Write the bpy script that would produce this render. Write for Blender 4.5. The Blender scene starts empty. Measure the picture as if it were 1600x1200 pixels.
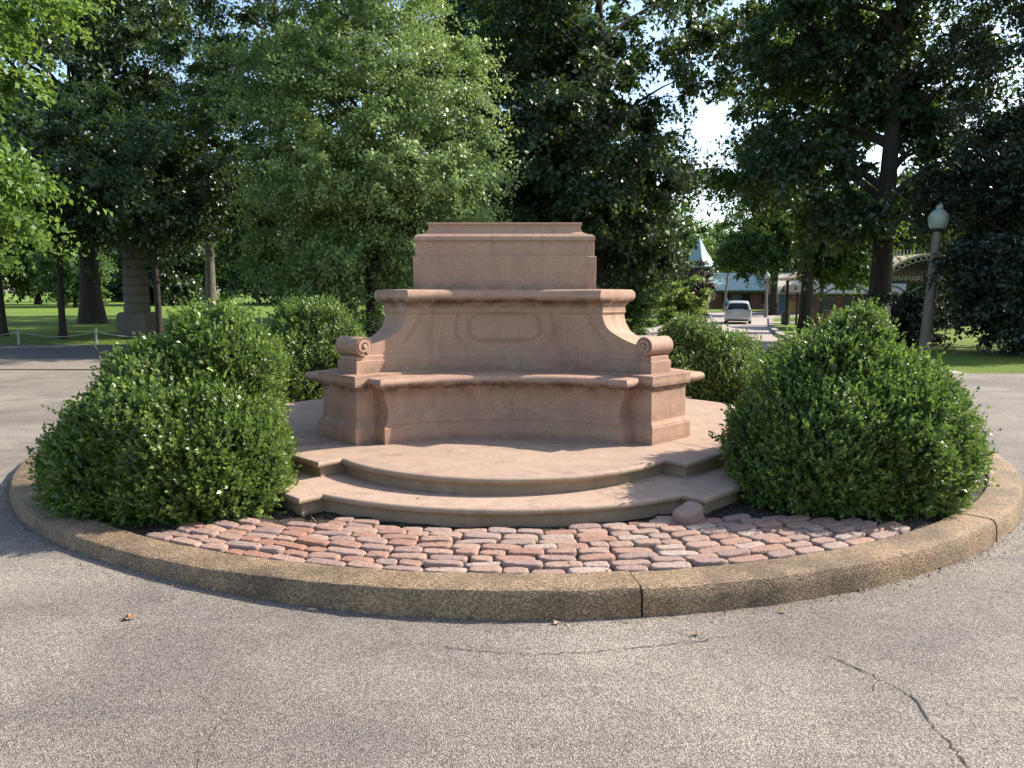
import bpy, bmesh, math, random
import numpy as np
from mathutils import Vector, Matrix
R_ = math.radians
SQ2 = math.sqrt(2)
scene = bpy.context.scene
COL = scene.collection

# ------------------------------------------------------------ camera
CAMX, CAMY, CAMZ = 0.065, -7.63, 1.6
cam = bpy.data.cameras.new('camera')
cam.sensor_width = 36
cam.lens = 27.0
cam.clip_end = 2000
cam_o = bpy.data.objects.new('camera', cam)
COL.objects.link(cam_o)
cam_o.location = (CAMX, CAMY, CAMZ)
cam_o.rotation_euler = (R_(90 - 6.89), 0, 0)
scene.camera = cam_o

# ------------------------------------------------------------ light
SUN_EL, SUN_AZ = R_(38), R_(72)          # azimuth measured from +Y towards +X
world = bpy.data.worlds.new('World')
scene.world = world
world.use_nodes = True
wn = world.node_tree
wn.nodes.clear()
out = wn.nodes.new('ShaderNodeOutputWorld')
bg = wn.nodes.new('ShaderNodeBackground')
sky = wn.nodes.new('ShaderNodeTexSky')
sky.sky_type = 'NISHITA'
sky.sun_disc = False
sky.sun_elevation = SUN_EL
sky.sun_rotation = SUN_AZ
sky.air_density = 1.0
sky.dust_density = 1.3
bg.inputs['Strength'].default_value = 0.15
wn.links.new(sky.outputs[0], bg.inputs[0])
wn.links.new(bg.outputs[0], out.inputs[0])
sun = bpy.data.lights.new('sun', 'SUN')
sun.energy = 4.6
sun.angle = R_(0.5)
sun.color = (1.0, 0.93, 0.82)
sun_o = bpy.data.objects.new('sun', sun)
COL.objects.link(sun_o)
sd = Vector((math.sin(SUN_AZ) * math.cos(SUN_EL), math.cos(SUN_AZ) * math.cos(SUN_EL), math.sin(SUN_EL)))
sun_o.rotation_euler = sd.to_track_quat('Z', 'Y').to_euler()
sun_o.location = (20, 10, 30)
scene.view_settings.view_transform = 'Standard'
scene.view_settings.look = 'None'
scene.view_settings.exposure = 1.08
scene.view_settings.gamma = 1.0

# ------------------------------------------------------------ helpers
def tag(o, label=None, cat=None, group=None, kind=None):
    if label: o['label'] = label
    if cat: o['category'] = cat
    if group: o['group'] = group
    if kind: o['kind'] = kind
    return o

def empty(name, loc=(0, 0, 0), rz=0.0):
    o = bpy.data.objects.new(name, None)
    o.empty_display_size = 0.2
    COL.objects.link(o)
    o.location = loc
    o.rotation_euler = (0, 0, rz)
    return o

def link(name, me, mat, parent=None, smooth=None, bevel=0):
    o = bpy.data.objects.new(name, me)
    COL.objects.link(o)
    if mat is not None and not me.materials:
        for m in (mat if isinstance(mat, (list, tuple)) else [mat]):
            me.materials.append(m)
    if smooth is not None:
        me.polygons.foreach_set('use_smooth', [True] * len(me.polygons))
        me.set_sharp_from_angle(angle=R_(smooth))
    if bevel:
        b = o.modifiers.new('bevel', 'BEVEL')
        b.width = bevel
        b.segments = 2
        b.limit_method = 'ANGLE'
        b.angle_limit = R_(38)
    if parent is not None: o.parent = parent
    return o

def copy_tree(o, parent=None):
    c = o.copy()
    COL.objects.link(c)
    c.parent = parent
    for ch in [x for x in bpy.data.objects if x.parent == o]:
        copy_tree(ch, c)
    return c

def np_mesh(name, V, F):
    """V (n,3) float, F (m,k) int with k = 3 or 4"""
    V = np.asarray(V, np.float32)
    F = np.asarray(F, np.int32)
    me = bpy.data.meshes.new(name)
    me.vertices.add(len(V))
    me.vertices.foreach_set('co', V.ravel())
    k = F.shape[1]
    me.loops.add(F.size)
    me.loops.foreach_set('vertex_index', F.ravel())
    me.polygons.add(len(F))
    me.polygons.foreach_set('loop_start', np.arange(0, F.size, k, dtype=np.int32))
    me.update(calc_edges=True)
    return me

class MB:
    """collects shapes into one mesh"""
    def __init__(s): s.v = []; s.f = []
    def add(s, V, F):
        b = len(s.v)
        s.v += [tuple(p) for p in V]
        s.f += [tuple(i + b for i in f) for f in F]
        return s
    def box(s, c, d, rz=0.0, rx=0.0, ry=0.0):
        M = Matrix.Rotation(rz, 3, 'Z') @ Matrix.Rotation(ry, 3, 'Y') @ Matrix.Rotation(rx, 3, 'X')
        V = []
        for x in (-.5, .5):
            for y in (-.5, .5):
                for z in (-.5, .5):
                    V.append(M @ Vector((x * d[0], y * d[1], z * d[2])) + Vector(c))
        return s.add(V, [(0, 1, 3, 2), (4, 6, 7, 5), (0, 4, 5, 1), (2, 3, 7, 6), (0, 2, 6, 4), (1, 5, 7, 3)])
    def bar(s, a, b, w, h=None):
        a = Vector(a); b = Vector(b); h = h or w
        d = (b - a); L = d.length
        q = d.to_track_quat('Y', 'Z').to_matrix()
        V = []
        for x in (-.5, .5):
            for y in (0, 1):
                for z in (-.5, .5):
                    V.append(q @ Vector((x * w, y * L, z * h)) + a)
        return s.add(V, [(0, 1, 3, 2), (4, 6, 7, 5), (0, 4, 5, 1), (2, 3, 7, 6), (0, 2, 6, 4), (1, 5, 7, 3)])
    def lathe(s, prof, c=(0, 0, 0), n=24, cap=True, sc=(1, 1)):
        V = []; F = []
        for r, z in prof:
            for i in range(n):
                a = 2 * math.pi * i / n
                V.append((c[0] + r * math.cos(a) * sc[0], c[1] + r * math.sin(a) * sc[1], c[2] + z))
        m = len(prof)
        for j in range(m - 1):
            for i in range(n):
                F.append((j * n + i, j * n + (i + 1) % n, (j + 1) * n + (i + 1) % n, (j + 1) * n + i))
        if cap:
            F.append(tuple(reversed(range(n))))
            F.append(tuple((m - 1) * n + i for i in range(n)))
        return s.add(V, F)
    def tube(s, pts, rad, n=8, cap=True):
        pts = [Vector(p) for p in pts]
        if not isinstance(rad, (list, tuple)): rad = [rad] * len(pts)
        V = []; F = []
        up = Vector((0.3, 0.2, 1)).normalized()
        for k, p in enumerate(pts):
            t = (pts[min(k + 1, len(pts) - 1)] - pts[max(k - 1, 0)])
            if t.length < 1e-6: t = Vector((0, 0, 1))
            t.normalize()
            if k == 0:
                u = t.cross(up)
                if u.length < .05: u = t.cross(Vector((1, 0, 0)))
            else:
                u = u - t * u.dot(t)
            u.normalize(); w = t.cross(u)
            for i in range(n):
                a = 2 * math.pi * i / n
                V.append(p + (u * math.cos(a) + w * math.sin(a)) * rad[k])
        for j in range(len(pts) - 1):
            for i in range(n):
                F.append((j * n + i, j * n + (i + 1) % n, (j + 1) * n + (i + 1) % n, (j + 1) * n + i))
        if cap:
            F.append(tuple(reversed(range(n))))
            F.append(tuple((len(pts) - 1) * n + i for i in range(n)))
        return s.add(V, F)
    def loft(s, rings, closed=True, cap_top=False, cap_bot=False):
        n = len(rings[0]); V = [p for r in rings for p in r]; F = []
        for j in range(len(rings) - 1):
            for i in range(n if closed else n - 1):
                k = (i + 1) % n
                F.append((j * n + i, j * n + k, (j + 1) * n + k, (j + 1) * n + i))
        if cap_top:
            top = rings[-1]; c = len(V)
            V.append(tuple(sum(q[a] for q in top) / n for a in range(3)))
            for i in range(n if closed else n - 1): F.append(((len(rings) - 1) * n + i, (len(rings) - 1) * n + (i + 1) % n, c))
        if cap_bot:
            bt = rings[0]; c = len(V)
            V.append(tuple(sum(q[a] for q in bt) / n for a in range(3)))
            for i in range(n if closed else n - 1): F.append(((i + 1) % n, i, c))
        return s.add(V, F)
    def mesh(s, name):
        me = bpy.data.meshes.new(name)
        me.from_pydata([tuple(v) for v in s.v], [], s.f)
        me.update()
        return me
    def build(s, name, mat, parent=None, smooth=None, bevel=0):
        return link(name, s.mesh(name), mat, parent, smooth, bevel)

# ------------------------------------------------------------ materials
def new_mat(name):
    m = bpy.data.materials.new(name)
    m.use_nodes = True
    nt = m.node_tree
    b = nt.nodes['Principled BSDF']
    return m, nt, b

class N:
    """tiny node helper"""
    def __init__(s, nt): s.nt = nt
    def n(s, typ, **kw):
        x = s.nt.nodes.new(typ)
        for k, v in kw.items():
            if k in x.inputs: x.inputs[k].default_value = v
            else: setattr(x, k, v)
        return x
    def l(s, a, b): s.nt.links.new(a, b)
    def noise(s, vec, scale, detail=4, rough=.55, dist=0):
        x = s.n('ShaderNodeTexNoise', Scale=scale, Detail=detail, Roughness=rough, Distortion=dist)
        if vec is not None: s.l(vec, x.inputs['Vector'])
        return x.outputs[0]
    def voro(s, vec, scale, feature='F1', outp=0):
        x = s.n('ShaderNodeTexVoronoi', Scale=scale)
        x.feature = feature
        if vec is not None: s.l(vec, x.inputs['Vector'])
        return x.outputs[outp]
    def ramp(s, fac, stops):
        x = s.n('ShaderNodeValToRGB')
        e = x.color_ramp.elements
        while len(e) < len(stops): e.new(0.5)
        for k, (p, c) in enumerate(stops):
            e[k].position = p
            e[k].color = (c, c, c, 1) if not isinstance(c, (tuple, list)) else (*c, 1)
        s.l(fac, x.inputs[0])
        return x.outputs[0]
    def mix(s, fac, a, b, mode='MIX'):
        x = s.n('ShaderNodeMix')
        x.data_type = 'RGBA'; x.blend_type = mode
        for sock, v in ((x.inputs[0], fac), (x.inputs[6], a), (x.inputs[7], b)):
            if hasattr(v, 'links'): s.l(v, sock)
            elif isinstance(v, (tuple, list)): sock.default_value = (*v, 1)
            else: sock.default_value = v
        return x.outputs[2]
    def math(s, op, a, b=0.0):
        x = s.n('ShaderNodeMath'); x.operation = op
        for sock, v in ((x.inputs[0], a), (x.inputs[1], b)):
            if hasattr(v, 'links'): s.l(v, sock)
            else: sock.default_value = v
        return x.outputs[0]
    def bump(s, h, strength, dist, bsdf):
        x = s.n('ShaderNodeBump', Strength=strength, Distance=dist)
        s.l(h, x.inputs['Height']); s.l(x.outputs[0], bsdf.inputs['Normal'])
    def obj(s): return s.n('ShaderNodeTexCoord').outputs['Object']
    def pos(s): return s.n('ShaderNodeNewGeometry').outputs['Position']
    def scaled(s, vec, sc):
        x = s.n('ShaderNodeMapping'); x.inputs['Scale'].default_value = sc
        s.l(vec, x.inputs['Vector']); return x.outputs[0]

def simple(name, col, rough=.7, metal=0.0, var=.15, scale=8, bump=0.0, spec=.5):
    m, nt, b = new_mat(name); h = N(nt)
    p = h.obj()
    nz = h.noise(p, scale, 5)
    c = h.mix(nz, tuple(x * (1 - var) for x in col), tuple(min(1, x * (1 + var)) for x in col))
    h.l(c, b.inputs['Base Color'])
    b.inputs['Roughness'].default_value = rough
    b.inputs['Metallic'].default_value = metal
    b.inputs['Specular IOR Level'].default_value = spec
    if bump: h.bump(h.noise(p, scale * 6, 4), bump, .01, b)
    return m

def stone_mat(name, pink, tan, riser=False):
    m, nt, b = new_mat(name); h = N(nt)
    p = h.pos()
    big = h.ramp(h.noise(p, 1.7, 5, .6), [(.38, 0.), (.64, 1.)])
    c = h.mix(big, pink, tan)
    mid = h.ramp(h.noise(p, 7, 6, .65), [(.35, 0.), (.7, 1.)])
    c = h.mix(h.math('MULTIPLY', mid, .22), c, tuple(x * .66 for x in pink))
    # mineral grains
    gr = h.ramp(h.noise(p, 130, 3, .7), [(.34, .72), (.5, 1.), (.66, 1.22)])
    c = h.mix(1.0, c, gr, 'MULTIPLY')
    # run-down weather streaks, longer than wide
    st = h.noise(h.scaled(p, (9, 9, 1.3)), 1.0, 6, .7)
    st = h.math('MULTIPLY', h.ramp(st, [(.48, 0.), (.70, 1.)]), h.ramp(h.noise(p, 2.3, 3), [(.40, 0.), (.56, 1.)]))
    c = h.mix(h.math('MULTIPLY', st, .42), c, (.10, .075, .055))
    # reddish patches and pits
    rd = h.ramp(h.noise(h.scaled(p, (1, 1, 1)), 3.4, 4, .6), [(.6, 0.), (.75, 1.)])
    c = h.mix(h.math('MULTIPLY', rd, .35), c, (.34, .15, .11))
    pit = h.ramp(h.noise(p, 48, 5, .8), [(.30, 1.), (.385, 0.)])
    c = h.mix(h.math('MULTIPLY', pit, .55), c, (.09, .065, .05))
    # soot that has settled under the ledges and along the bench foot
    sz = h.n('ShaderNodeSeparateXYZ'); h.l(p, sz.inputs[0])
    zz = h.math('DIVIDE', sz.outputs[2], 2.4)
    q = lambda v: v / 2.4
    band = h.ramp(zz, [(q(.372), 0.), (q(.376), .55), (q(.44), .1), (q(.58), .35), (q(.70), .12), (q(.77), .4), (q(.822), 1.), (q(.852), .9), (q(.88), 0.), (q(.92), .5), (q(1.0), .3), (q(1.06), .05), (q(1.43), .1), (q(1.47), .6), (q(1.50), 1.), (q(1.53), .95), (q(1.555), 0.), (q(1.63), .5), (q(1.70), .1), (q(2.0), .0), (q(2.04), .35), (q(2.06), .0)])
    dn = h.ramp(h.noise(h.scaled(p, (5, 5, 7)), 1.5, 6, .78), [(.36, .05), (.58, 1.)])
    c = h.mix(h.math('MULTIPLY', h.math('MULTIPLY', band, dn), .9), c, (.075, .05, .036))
    if riser:
        g = h.n('ShaderNodeNewGeometry')
        sx = h.n('ShaderNodeSeparateXYZ'); h.l(g.outputs['True Normal'], sx.inputs[0])
        ver = h.ramp(sx.outputs[2], [(.2, 1.), (.75, 0.)])
        alg = h.ramp(h.noise(h.scaled(p, (3, 3, 6)), 1.2, 5, .65), [(.3, .35), (.65, 1.)])
        c = h.mix(h.math('MULTIPLY', h.math('MULTIPLY', ver, alg), .62), c, (.185, .135, .062))
    h.l(c, b.inputs['Base Color'])
    b.inputs['Roughness'].default_value = .82
    b.inputs['Specular IOR Level'].default_value = .3
    hb = h.mix(.5, h.noise(p, 140, 3, .7), h.noise(p, 22, 4, .6))
    h.bump(hb, .35, .006, b)
    return m

M = {}
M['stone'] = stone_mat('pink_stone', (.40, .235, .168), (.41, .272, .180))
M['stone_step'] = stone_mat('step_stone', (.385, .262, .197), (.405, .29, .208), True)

def m_asphalt():
    m, nt, b = new_mat('asphalt'); h = N(nt)
    p = h.pos()
    big = h.ramp(h.noise(p, .45, 6, .65), [(.38, 0.), (.62, 1.)])
    c = h.mix(big, (.205, .175, .148), (.325, .28, .232))
    stain = h.ramp(h.noise(h.scaled(p, (.7, 1.6, 1)), 1.3, 6, .65, .6), [(.5, 0.), (.68, 1.)])
    c = h.mix(h.math('MULTIPLY', stain, .6), c, (.135, .115, .112))
    dust = h.ramp(h.noise(p, 1.1, 5, .6), [(.58, 0.), (.74, 1.)])
    c = h.mix(h.math('MULTIPLY', dust, .35), c, (.40, .33, .26))
    spot = h.ramp(h.noise(p, 11, 3, .5), [(.24, 1.), (.29, 0.)])
    c = h.mix(h.math('MULTIPLY', spot, .45), c, (.08, .07, .065))
    vc = h.n('ShaderNodeTexVoronoi', Scale=160.0); h.l(p, vc.inputs['Vector'])
    sep = h.n('ShaderNodeSeparateColor'); h.l(vc.outputs['Color'], sep.inputs[0])
    agg = h.ramp(sep.outputs[0], [(0., .42), (.3, .82), (.7, 1.12), (1., 1.65)])
    gap = h.ramp(vc.outputs['Distance'], [(.3, 1.06), (.72, .5)])
    c = h.mix(.9, c, agg, 'MULTIPLY')
    c = h.mix(.9, c, gap, 'MULTIPLY')
    h.l(c, b.inputs['Base Color'])
    b.inputs['Roughness'].default_value = .85
    b.inputs['Specular IOR Level'].default_value = .3
    h.bump(h.math('SUBTRACT', 1.0, vc.outputs['Distance']), .75, .006, b)
    return m
M['asphalt'] = m_asphalt()

def m_far_road():
    return simple('far_road', (.33, .27, .235), .85, var=.2, scale=1.5)
M['far_road'] = m_far_road()

def m_kerb():
    m, nt, b = new_mat('kerb_aggregate'); h = N(nt)
    p = h.pos()
    big = h.ramp(h.noise(p, 2.6, 5, .65), [(.36, 0.), (.66, 1.)])
    c = h.mix(big, (.15, .10, .056), (.33, .225, .13))
    or_ = h.ramp(h.noise(p, 1.1, 4, .6), [(.52, 0.), (.7, 1.)])
    c = h.mix(h.math('MULTIPLY', or_, .4), c, (.36, .19, .09))
    vc = h.n('ShaderNodeTexVoronoi', Scale=120.0); h.l(p, vc.inputs['Vector'])
    sep = h.n('ShaderNodeSeparateColor'); h.l(vc.outputs['Color'], sep.inputs[0])
    c = h.mix(.8, c, h.ramp(sep.outputs[0], [(0., .5), (.5, .95), (1., 1.7)]), 'MULTIPLY')
    c = h.mix(.8, c, h.ramp(vc.outputs['Distance'], [(.3, 1.), (.75, .4)]), 'MULTIPLY')
    h.l(c, b.inputs['Base Color'])
    b.inputs['Roughness'].default_value = .85
    h.bump(h.mix(.5, h.math('SUBTRACT', 1.0, vc.outputs['Distance']), h.noise(p, 30, 4)), .8, .01, b)
    return m
M['kerb'] = m_kerb()

def m_soil():
    m, nt, b = new_mat('soil'); h = N(nt)
    p = h.pos()
    c = h.ramp(h.noise(p, 14, 7, .75), [(.3, (.022, .015, .01)), (.55, (.06, .04, .026)), (.78, (.15, .1, .065))])
    h.l(c, b.inputs['Base Color'])
    b.inputs['Roughness'].default_value = .95
    h.bump(h.noise(p, 40, 6, .75), 1., .03, b)
    return m
M['soil'] = m_soil()

def m_cobble():
    m, nt, b = new_mat('cobble_stone'); h = N(nt)
    p = h.pos()
    at = h.n('ShaderNodeAttribute'); at.attribute_name = 'rnd'
    c = h.ramp(at.outputs['Fac'], [(0., (.33, .155, .10)), (.25, (.38, .215, .155)), (.5, (.42, .27, .20)), (.72, (.30, .19, .165)), (1., (.46, .35, .28))])
    c = h.mix(h.ramp(h.noise(p, 26, 5, .7), [(.3, .55), (.7, 0.)]), c, (.17, .11, .085))
    c = h.mix(1., c, h.ramp(h.noise(p, 220, 2), [(.35, .75), (.65, 1.2)]), 'MULTIPLY')
    h.l(c, b.inputs['Base Color'])
    b.inputs['Roughness'].default_value = .75
    h.bump(h.mix(.4, h.noise(p, 55, 5, .75), h.noise(p, 17, 3)), .9, .02, b)
    return m
M['cobble'] = m_cobble()

def m_grass():
    m, nt, b = new_mat('lawn_grass'); h = N(nt)
    p = h.pos()
    big = h.ramp(h.noise(p, .25, 5, .6), [(.35, 0.), (.65, 1.)])
    c = h.mix(big, (.105, .17, .024), (.175, .24, .038))
    fine = h.ramp(h.noise(p, 18, 6, .75), [(.3, .6), (.7, 1.35)])
    c = h.mix(1., c, fine, 'MULTIPLY')
    h.l(c, b.inputs['Base Color'])
    b.inputs['Roughness'].default_value = .9
    b.inputs['Specular IOR Level'].default_value = .2
    h.bump(h.noise(p, 30, 5, .8), 1., .06, b)
    return m
M['grass'] = m_grass()

def m_leaf(name, dark, light, trans, tfac=.35, rough=.45, spec=.5):
    m, nt, b = new_mat(name); h = N(nt)
    at = h.n('ShaderNodeAttribute'); at.attribute_name = 'rnd'
    c = h.mix(at.outputs['Fac'], dark, light)
    h.l(c, b.inputs['Base Color'])
    b.inputs['Roughness'].default_value = rough
    b.inputs['Specular IOR Level'].default_value = spec
    t = h.n('ShaderNodeBsdfTranslucent')
    tc = h.mix(at.outputs['Fac'], tuple(x * .7 for x in trans), trans)
    h.l(tc, t.inputs['Color'])
    mx = h.n('ShaderNodeMixShader'); mx.inputs[0].default_value = tfac
    h.l(b.outputs[0], mx.inputs[1]); h.l(t.outputs[0], mx.inputs[2])
    h.l(mx.outputs[0], nt.nodes['Material Output'].inputs['Surface'])
    return m
M['boxwood'] = m_leaf('boxwood_leaf', (.012, .040, .009), (.21, .29, .055), (.2, .32, .05), .32, .42, .5)
M['leaf_bright'] = m_leaf('bright_leaf', (.09, .165, .045), (.29, .37, .125), (.30, .42, .11), .34)
M['leaf_maple'] = m_leaf('maple_leaf', (.055, .125, .022), (.13, .22, .045), (.28, .42, .07), .48)
M['leaf_dark'] = m_leaf('dark_leaf', (.010, .026, .010), (.048, .092, .026), (.11, .19, .03), .28, .4, .6)
M['leaf_mid'] = m_leaf('mid_leaf', (.022, .056, .013), (.078, .145, .03), (.18, .29, .04), .38)
M['leaf_ever'] = m_leaf('evergreen_leaf', (.008, .02, .010), (.024, .045, .019), (.04, .065, .018), .2, .4)
M['leaf_purple'] = m_leaf('purple_leaf', (.04, .03, .028), (.10, .085, .06), (.1, .07, .05), .25)
M['leaf_lime'] = m_leaf('lime_leaf', (.09, .16, .02), (.18, .26, .05), (.28, .38, .06), .4)

def m_bark(name, a, bcol):
    m, nt, b = new_mat(name); h = N(nt)
    p = h.obj()
    nz = h.noise(h.scaled(p, (9, 9, 1.6)), 1.5, 6, .7)
    h.l(h.ramp(nz, [(.32, a), (.68, bcol)]), b.inputs['Base Color'])
    b.inputs['Roughness'].default_value = .95
    h.bump(nz, .9, .05, b)
    return m
M['bark'] = m_bark('bark', (.016, .012, .010), (.058, .044, .033))
M['bark_grey'] = m_bark('grey_bark', (.06, .05, .042), (.17, .14, .11))
M['twig'] = m_bark('twig_bark', (.05, .035, .02), (.12, .085, .05))

# ------------------------------------------------------------ terrain
def sstep(t):
    t = np.clip(t, 0, 1); return t * t * (3 - 2 * t)
def gz(x, y):
    """ground height: level, dipping gently along the road on the right and a touch higher on the left"""
    d = np.asarray(y) - CAMY
    return -0.9 * sstep((d - 14) / 46) * sstep((np.asarray(x) + 1) / 6) + .06 * sstep((-np.asarray(x) - .1) / 2.4)
def px2x(px, d): return (px - 800) / 1200 * d * 0.995 + CAMX
def at(px, d):
    x = px2x(px, d); y = d + CAMY
    return (x, y, float(gz(x, y)))

def grid_sheet(name, xs, ys, dz, mat):
    X, Y = np.meshgrid(xs, ys)
    V = np.stack([X, Y, gz(X, Y) + dz], -1).reshape(-1, 3)
    nx, ny = len(xs), len(ys)
    i = np.arange(nx - 1)[None] + nx * np.arange(ny - 1)[:, None]
    F = np.stack([i, i + 1, i + nx + 1, i + nx], -1).reshape(-1, 4)
    return tag(link(name, np_mesh(name, V, F), mat, smooth=40), kind='structure')

grid_sheet('ground', np.concatenate([np.linspace(-500, -61, 12), np.arange(-60, 81, 1.0), np.linspace(85, 500, 12)]),
           np.concatenate([np.linspace(-60, -14, 8), np.arange(-13, 121, 1.0), np.linspace(130, 900, 16)]), -0.03, M['grass'])

def strip(name, left, right, dz, mat, sub=1.0, across=6, parent=None):
    """road strip between two polylines (same count), draped on the ground"""
    L = np.array(left, float); Rr = np.array(right, float)
    rows = []
    for k in range(len(L) - 1):
        n = max(1, int(np.linalg.norm(L[k + 1] - L[k]) / sub), int(np.linalg.norm(Rr[k + 1] - Rr[k]) / sub))
        for j in range(n): rows.append((L[k] + (L[k + 1] - L[k]) * j / n, Rr[k] + (Rr[k + 1] - Rr[k]) * j / n))
    rows.append((L[-1], Rr[-1]))
    V = []
    for a, b in rows:
        for t in np.linspace(0, 1, across + 1):
            q = a + (b - a) * t
            V.append((q[0], q[1], float(gz(q[0], q[1])) + dz))
    n = across + 1
    F = [(r * n + c, r * n + c + 1, (r + 1) * n + c + 1, (r + 1) * n + c) for r in range(len(rows) - 1) for c in range(across)]
    me = bpy.data.meshes.new(name); me.from_pydata(V, [], F); me.update()
    return tag(link(name, me, mat, parent, smooth=40), kind='structure')

D = lambda d: d + CAMY
# near road around the island
strip('road', [(-70, -14), (-70, D(12.1)), (-70, D(15))], [(70, -14), (70, D(12.1)), (9.0, D(15))], 0.0, M['asphalt'], across=560)
# road leading away on the right
strip('side_road', [(-8, D(15)), (1.0, D(21)), (4.6, D(32)), (9.2, D(48)), (14.4, D(68)), (22, D(90)), (40, D(97))],
      [(9.0, D(15)), (9.3, D(21)), (11.3, D(32)), (16.3, D(48)), (24.2, D(72)), (33, D(83)), (48, D(88))], 0.004, M['far_road'], across=10)

def kerb_line(name, pts, w, hgt, mat):
    P = np.array(pts, float); out = []
    for k in range(len(P) - 1):
        n = max(1, int(np.linalg.norm(P[k + 1] - P[k]) / .8))
        for j in range(n): out.append(P[k] + (P[k + 1] - P[k]) * j / n)
    out.append(P[-1]); out = np.array(out)
    for _ in range(3): out[1:-1] = (out[:-2] + 2 * out[1:-1] + out[2:]) / 4
    rings = []
    for k in range(len(out)):
        t = out[min(k + 1, len(out) - 1)] - out[max(k - 1, 0)]; t /= np.linalg.norm(t)
        nrm = np.array([t[1], -t[0]]); a = out[k] - nrm * w / 2; b = out[k] + nrm * w / 2
        za = float(gz(*out[k]))
        rings.append([(a[0], a[1], za - .1), (b[0], b[1], za - .1), (b[0], b[1], za + hgt), (a[0], a[1], za + hgt)])
    mb = MB(); mb.loft(rings, True, True, True)
    return tag(mb.build(name, mat, smooth=30), kind='structure')
M['concrete'] = simple('kerb_concrete', (.27, .24, .205), .85, var=.2, scale=5)
kerb_line('road_kerb', [(4.6, D(32)), (9.2, D(48)), (14.4, D(68)), (22, D(90)), (40, D(97))], .3, .13, M['concrete'])
kerb_line('road_kerb', [(9.1, D(18)), (9.3, D(21)), (11.3, D(32)), (16.3, D(48)), (24.2, D(72)), (33, D(83)), (48, D(88))], .3, .13, M['concrete'])
# footway on the right, beyond the small lawn, and the one by the lamp
M['path'] = simple('path_concrete', (.36, .32, .28), .9, var=.2, scale=3)
strip('path', [(12, D(15.5)), (40, D(15.5))], [(12, D(16.3)), (40, D(16.3))], .02, M['path'])
strip('path', [(20.2, D(61)), (45, D(56))], [(21.0, D(63)), (45, D(58.5))], .02, M['path'])
# left: gravel verge and shaded lane beyond the near road
M['gravel'] = simple('gravel', (.2, .165, .135), .95, var=.5, scale=14, bump=.5)
M['lane'] = simple('shaded_lane_asphalt', (.07, .066, .062), .9, var=.25, scale=4)  # shadow lying on the lane is put into this dark base colour
strip('gravel_verge', [(-70, D(14.9)), (-70, D(17.4))], [(-2, D(15.05)), (-2, D(17.4))], .016, M['gravel'], across=40)
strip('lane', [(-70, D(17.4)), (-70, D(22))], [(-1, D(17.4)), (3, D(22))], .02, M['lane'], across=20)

# ------------------------------------------------------------ island
ICX, ICY, IR = 0.10, 0.55, 4.58
def make_kerb():
    mb = MB(); rnd = random.Random(3)
    W, Hh, gap = .235, .148, .006
    joints = [7.6, 42, 76, 112, 146, 181, 216, 250, 286, 367.6]
    for k in range(len(joints) - 1):
        a0, a1 = R_(joints[k]) + gap / IR, R_(joints[k + 1]) - gap / IR
        n = max(6, int((a1 - a0) / R_(1.1)))
        rings = []
        tilt = rnd.uniform(-.004, .004)
        for j in range(n + 1):
            a = a0 + (a1 - a0) * j / n
            c = (math.sin(a), -math.cos(a))
            o = rnd.uniform(-.006, .006); hz = Hh + rnd.uniform(-.003, .003) + tilt
            pr = [(IR - W, -.05), (IR - W, hz - .012), (IR - W + .012, hz), (IR - .035 + o, hz), (IR - .012 + o, hz - .01), (IR + o, hz - .035), (IR + .006 + o, hz * .5), (IR + .012 + o, -.05)]
            rings.append([(ICX + c[0] * r, ICY + c[1] * r, z) for r, z in reversed(pr)])
        mb.loft(rings, True, True, True)
    o = mb.build('kerb', M['kerb'], smooth=40)
    return tag(o, kind='structure')
make_kerb()

def make_soil():
    mb = MB(); V = []; F = []
    rs = np.linspace(.8, IR - .2, 40); n = 220
    rg = np.random.default_rng(5)
    for r in rs:
        for i in range(n):
            a = 2 * math.pi * i / n
            x, y = ICX + r * math.sin(a), ICY - r * math.cos(a)
            V.append((x, y, .118 + .010 * math.sin(x * 9) * math.cos(y * 8) + rg.uniform(-.012, .014)))
    for j in range(len(rs) - 1):
        for i in range(n):
            F.append((j * n + i, j * n + (i + 1) % n, (j + 1) * n + (i + 1) % n, (j + 1) * n + i))
    mb.add(V, F)
    return tag(mb.build('soil', M['soil'], smooth=60), kind='structure')
make_soil()

def cobble_shape(L, Wd, Hc, rg, nu=9, nv=6):
    """rounded, worn setts: a superellipse dome"""
    V = []; F = []
    e = rg.uniform(3.4, 4.6)
    sk = rg.uniform(-.10, .10); tp = rg.uniform(-.09, .09)
    ph = rg.uniform(0, 6.28, 4)
    n = 28
    rings = [(1.0, -.05), (1.0, Hc * .55), (.975, Hc * .82), (.93, Hc * .95), (.80, Hc * 1.0), (.4, Hc * 1.01)]
    for s, z in rings:
        for i in range(n):
            a = 2 * math.pi * i / n
            ca, sa = math.cos(a), math.sin(a)
            rr = (abs(ca) ** e + abs(sa) ** e) ** (-1 / e)
            rr *= 1 + .010 * math.sin(3 * a + ph[0]) + .008 * math.sin(5 * a + ph[1])
            x = ca * rr * L / 2 * (s if s > .9 else s * 1.02); y = sa * rr * Wd / 2 * s
            y *= 1 + tp * x / L; x += sk * y
            V.append((x, y, z + .0012 * math.sin(2 * a + ph[2]) + rg.uniform(-.0018, .0018)))
    for j in range(len(rings) - 1):
        for i in range(n):
            F.append((j * n + i, j * n + (i + 1) % n, (j + 1) * n + (i + 1) % n, (j + 1) * n + i))
    V.append((0, 0, Hc * 1.03)); c = len(V) - 1
    for i in range(n): F.append(((len(rings) - 1) * n + i, (len(rings) - 1) * n + (i + 1) % n, c))
    return V, F

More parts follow.
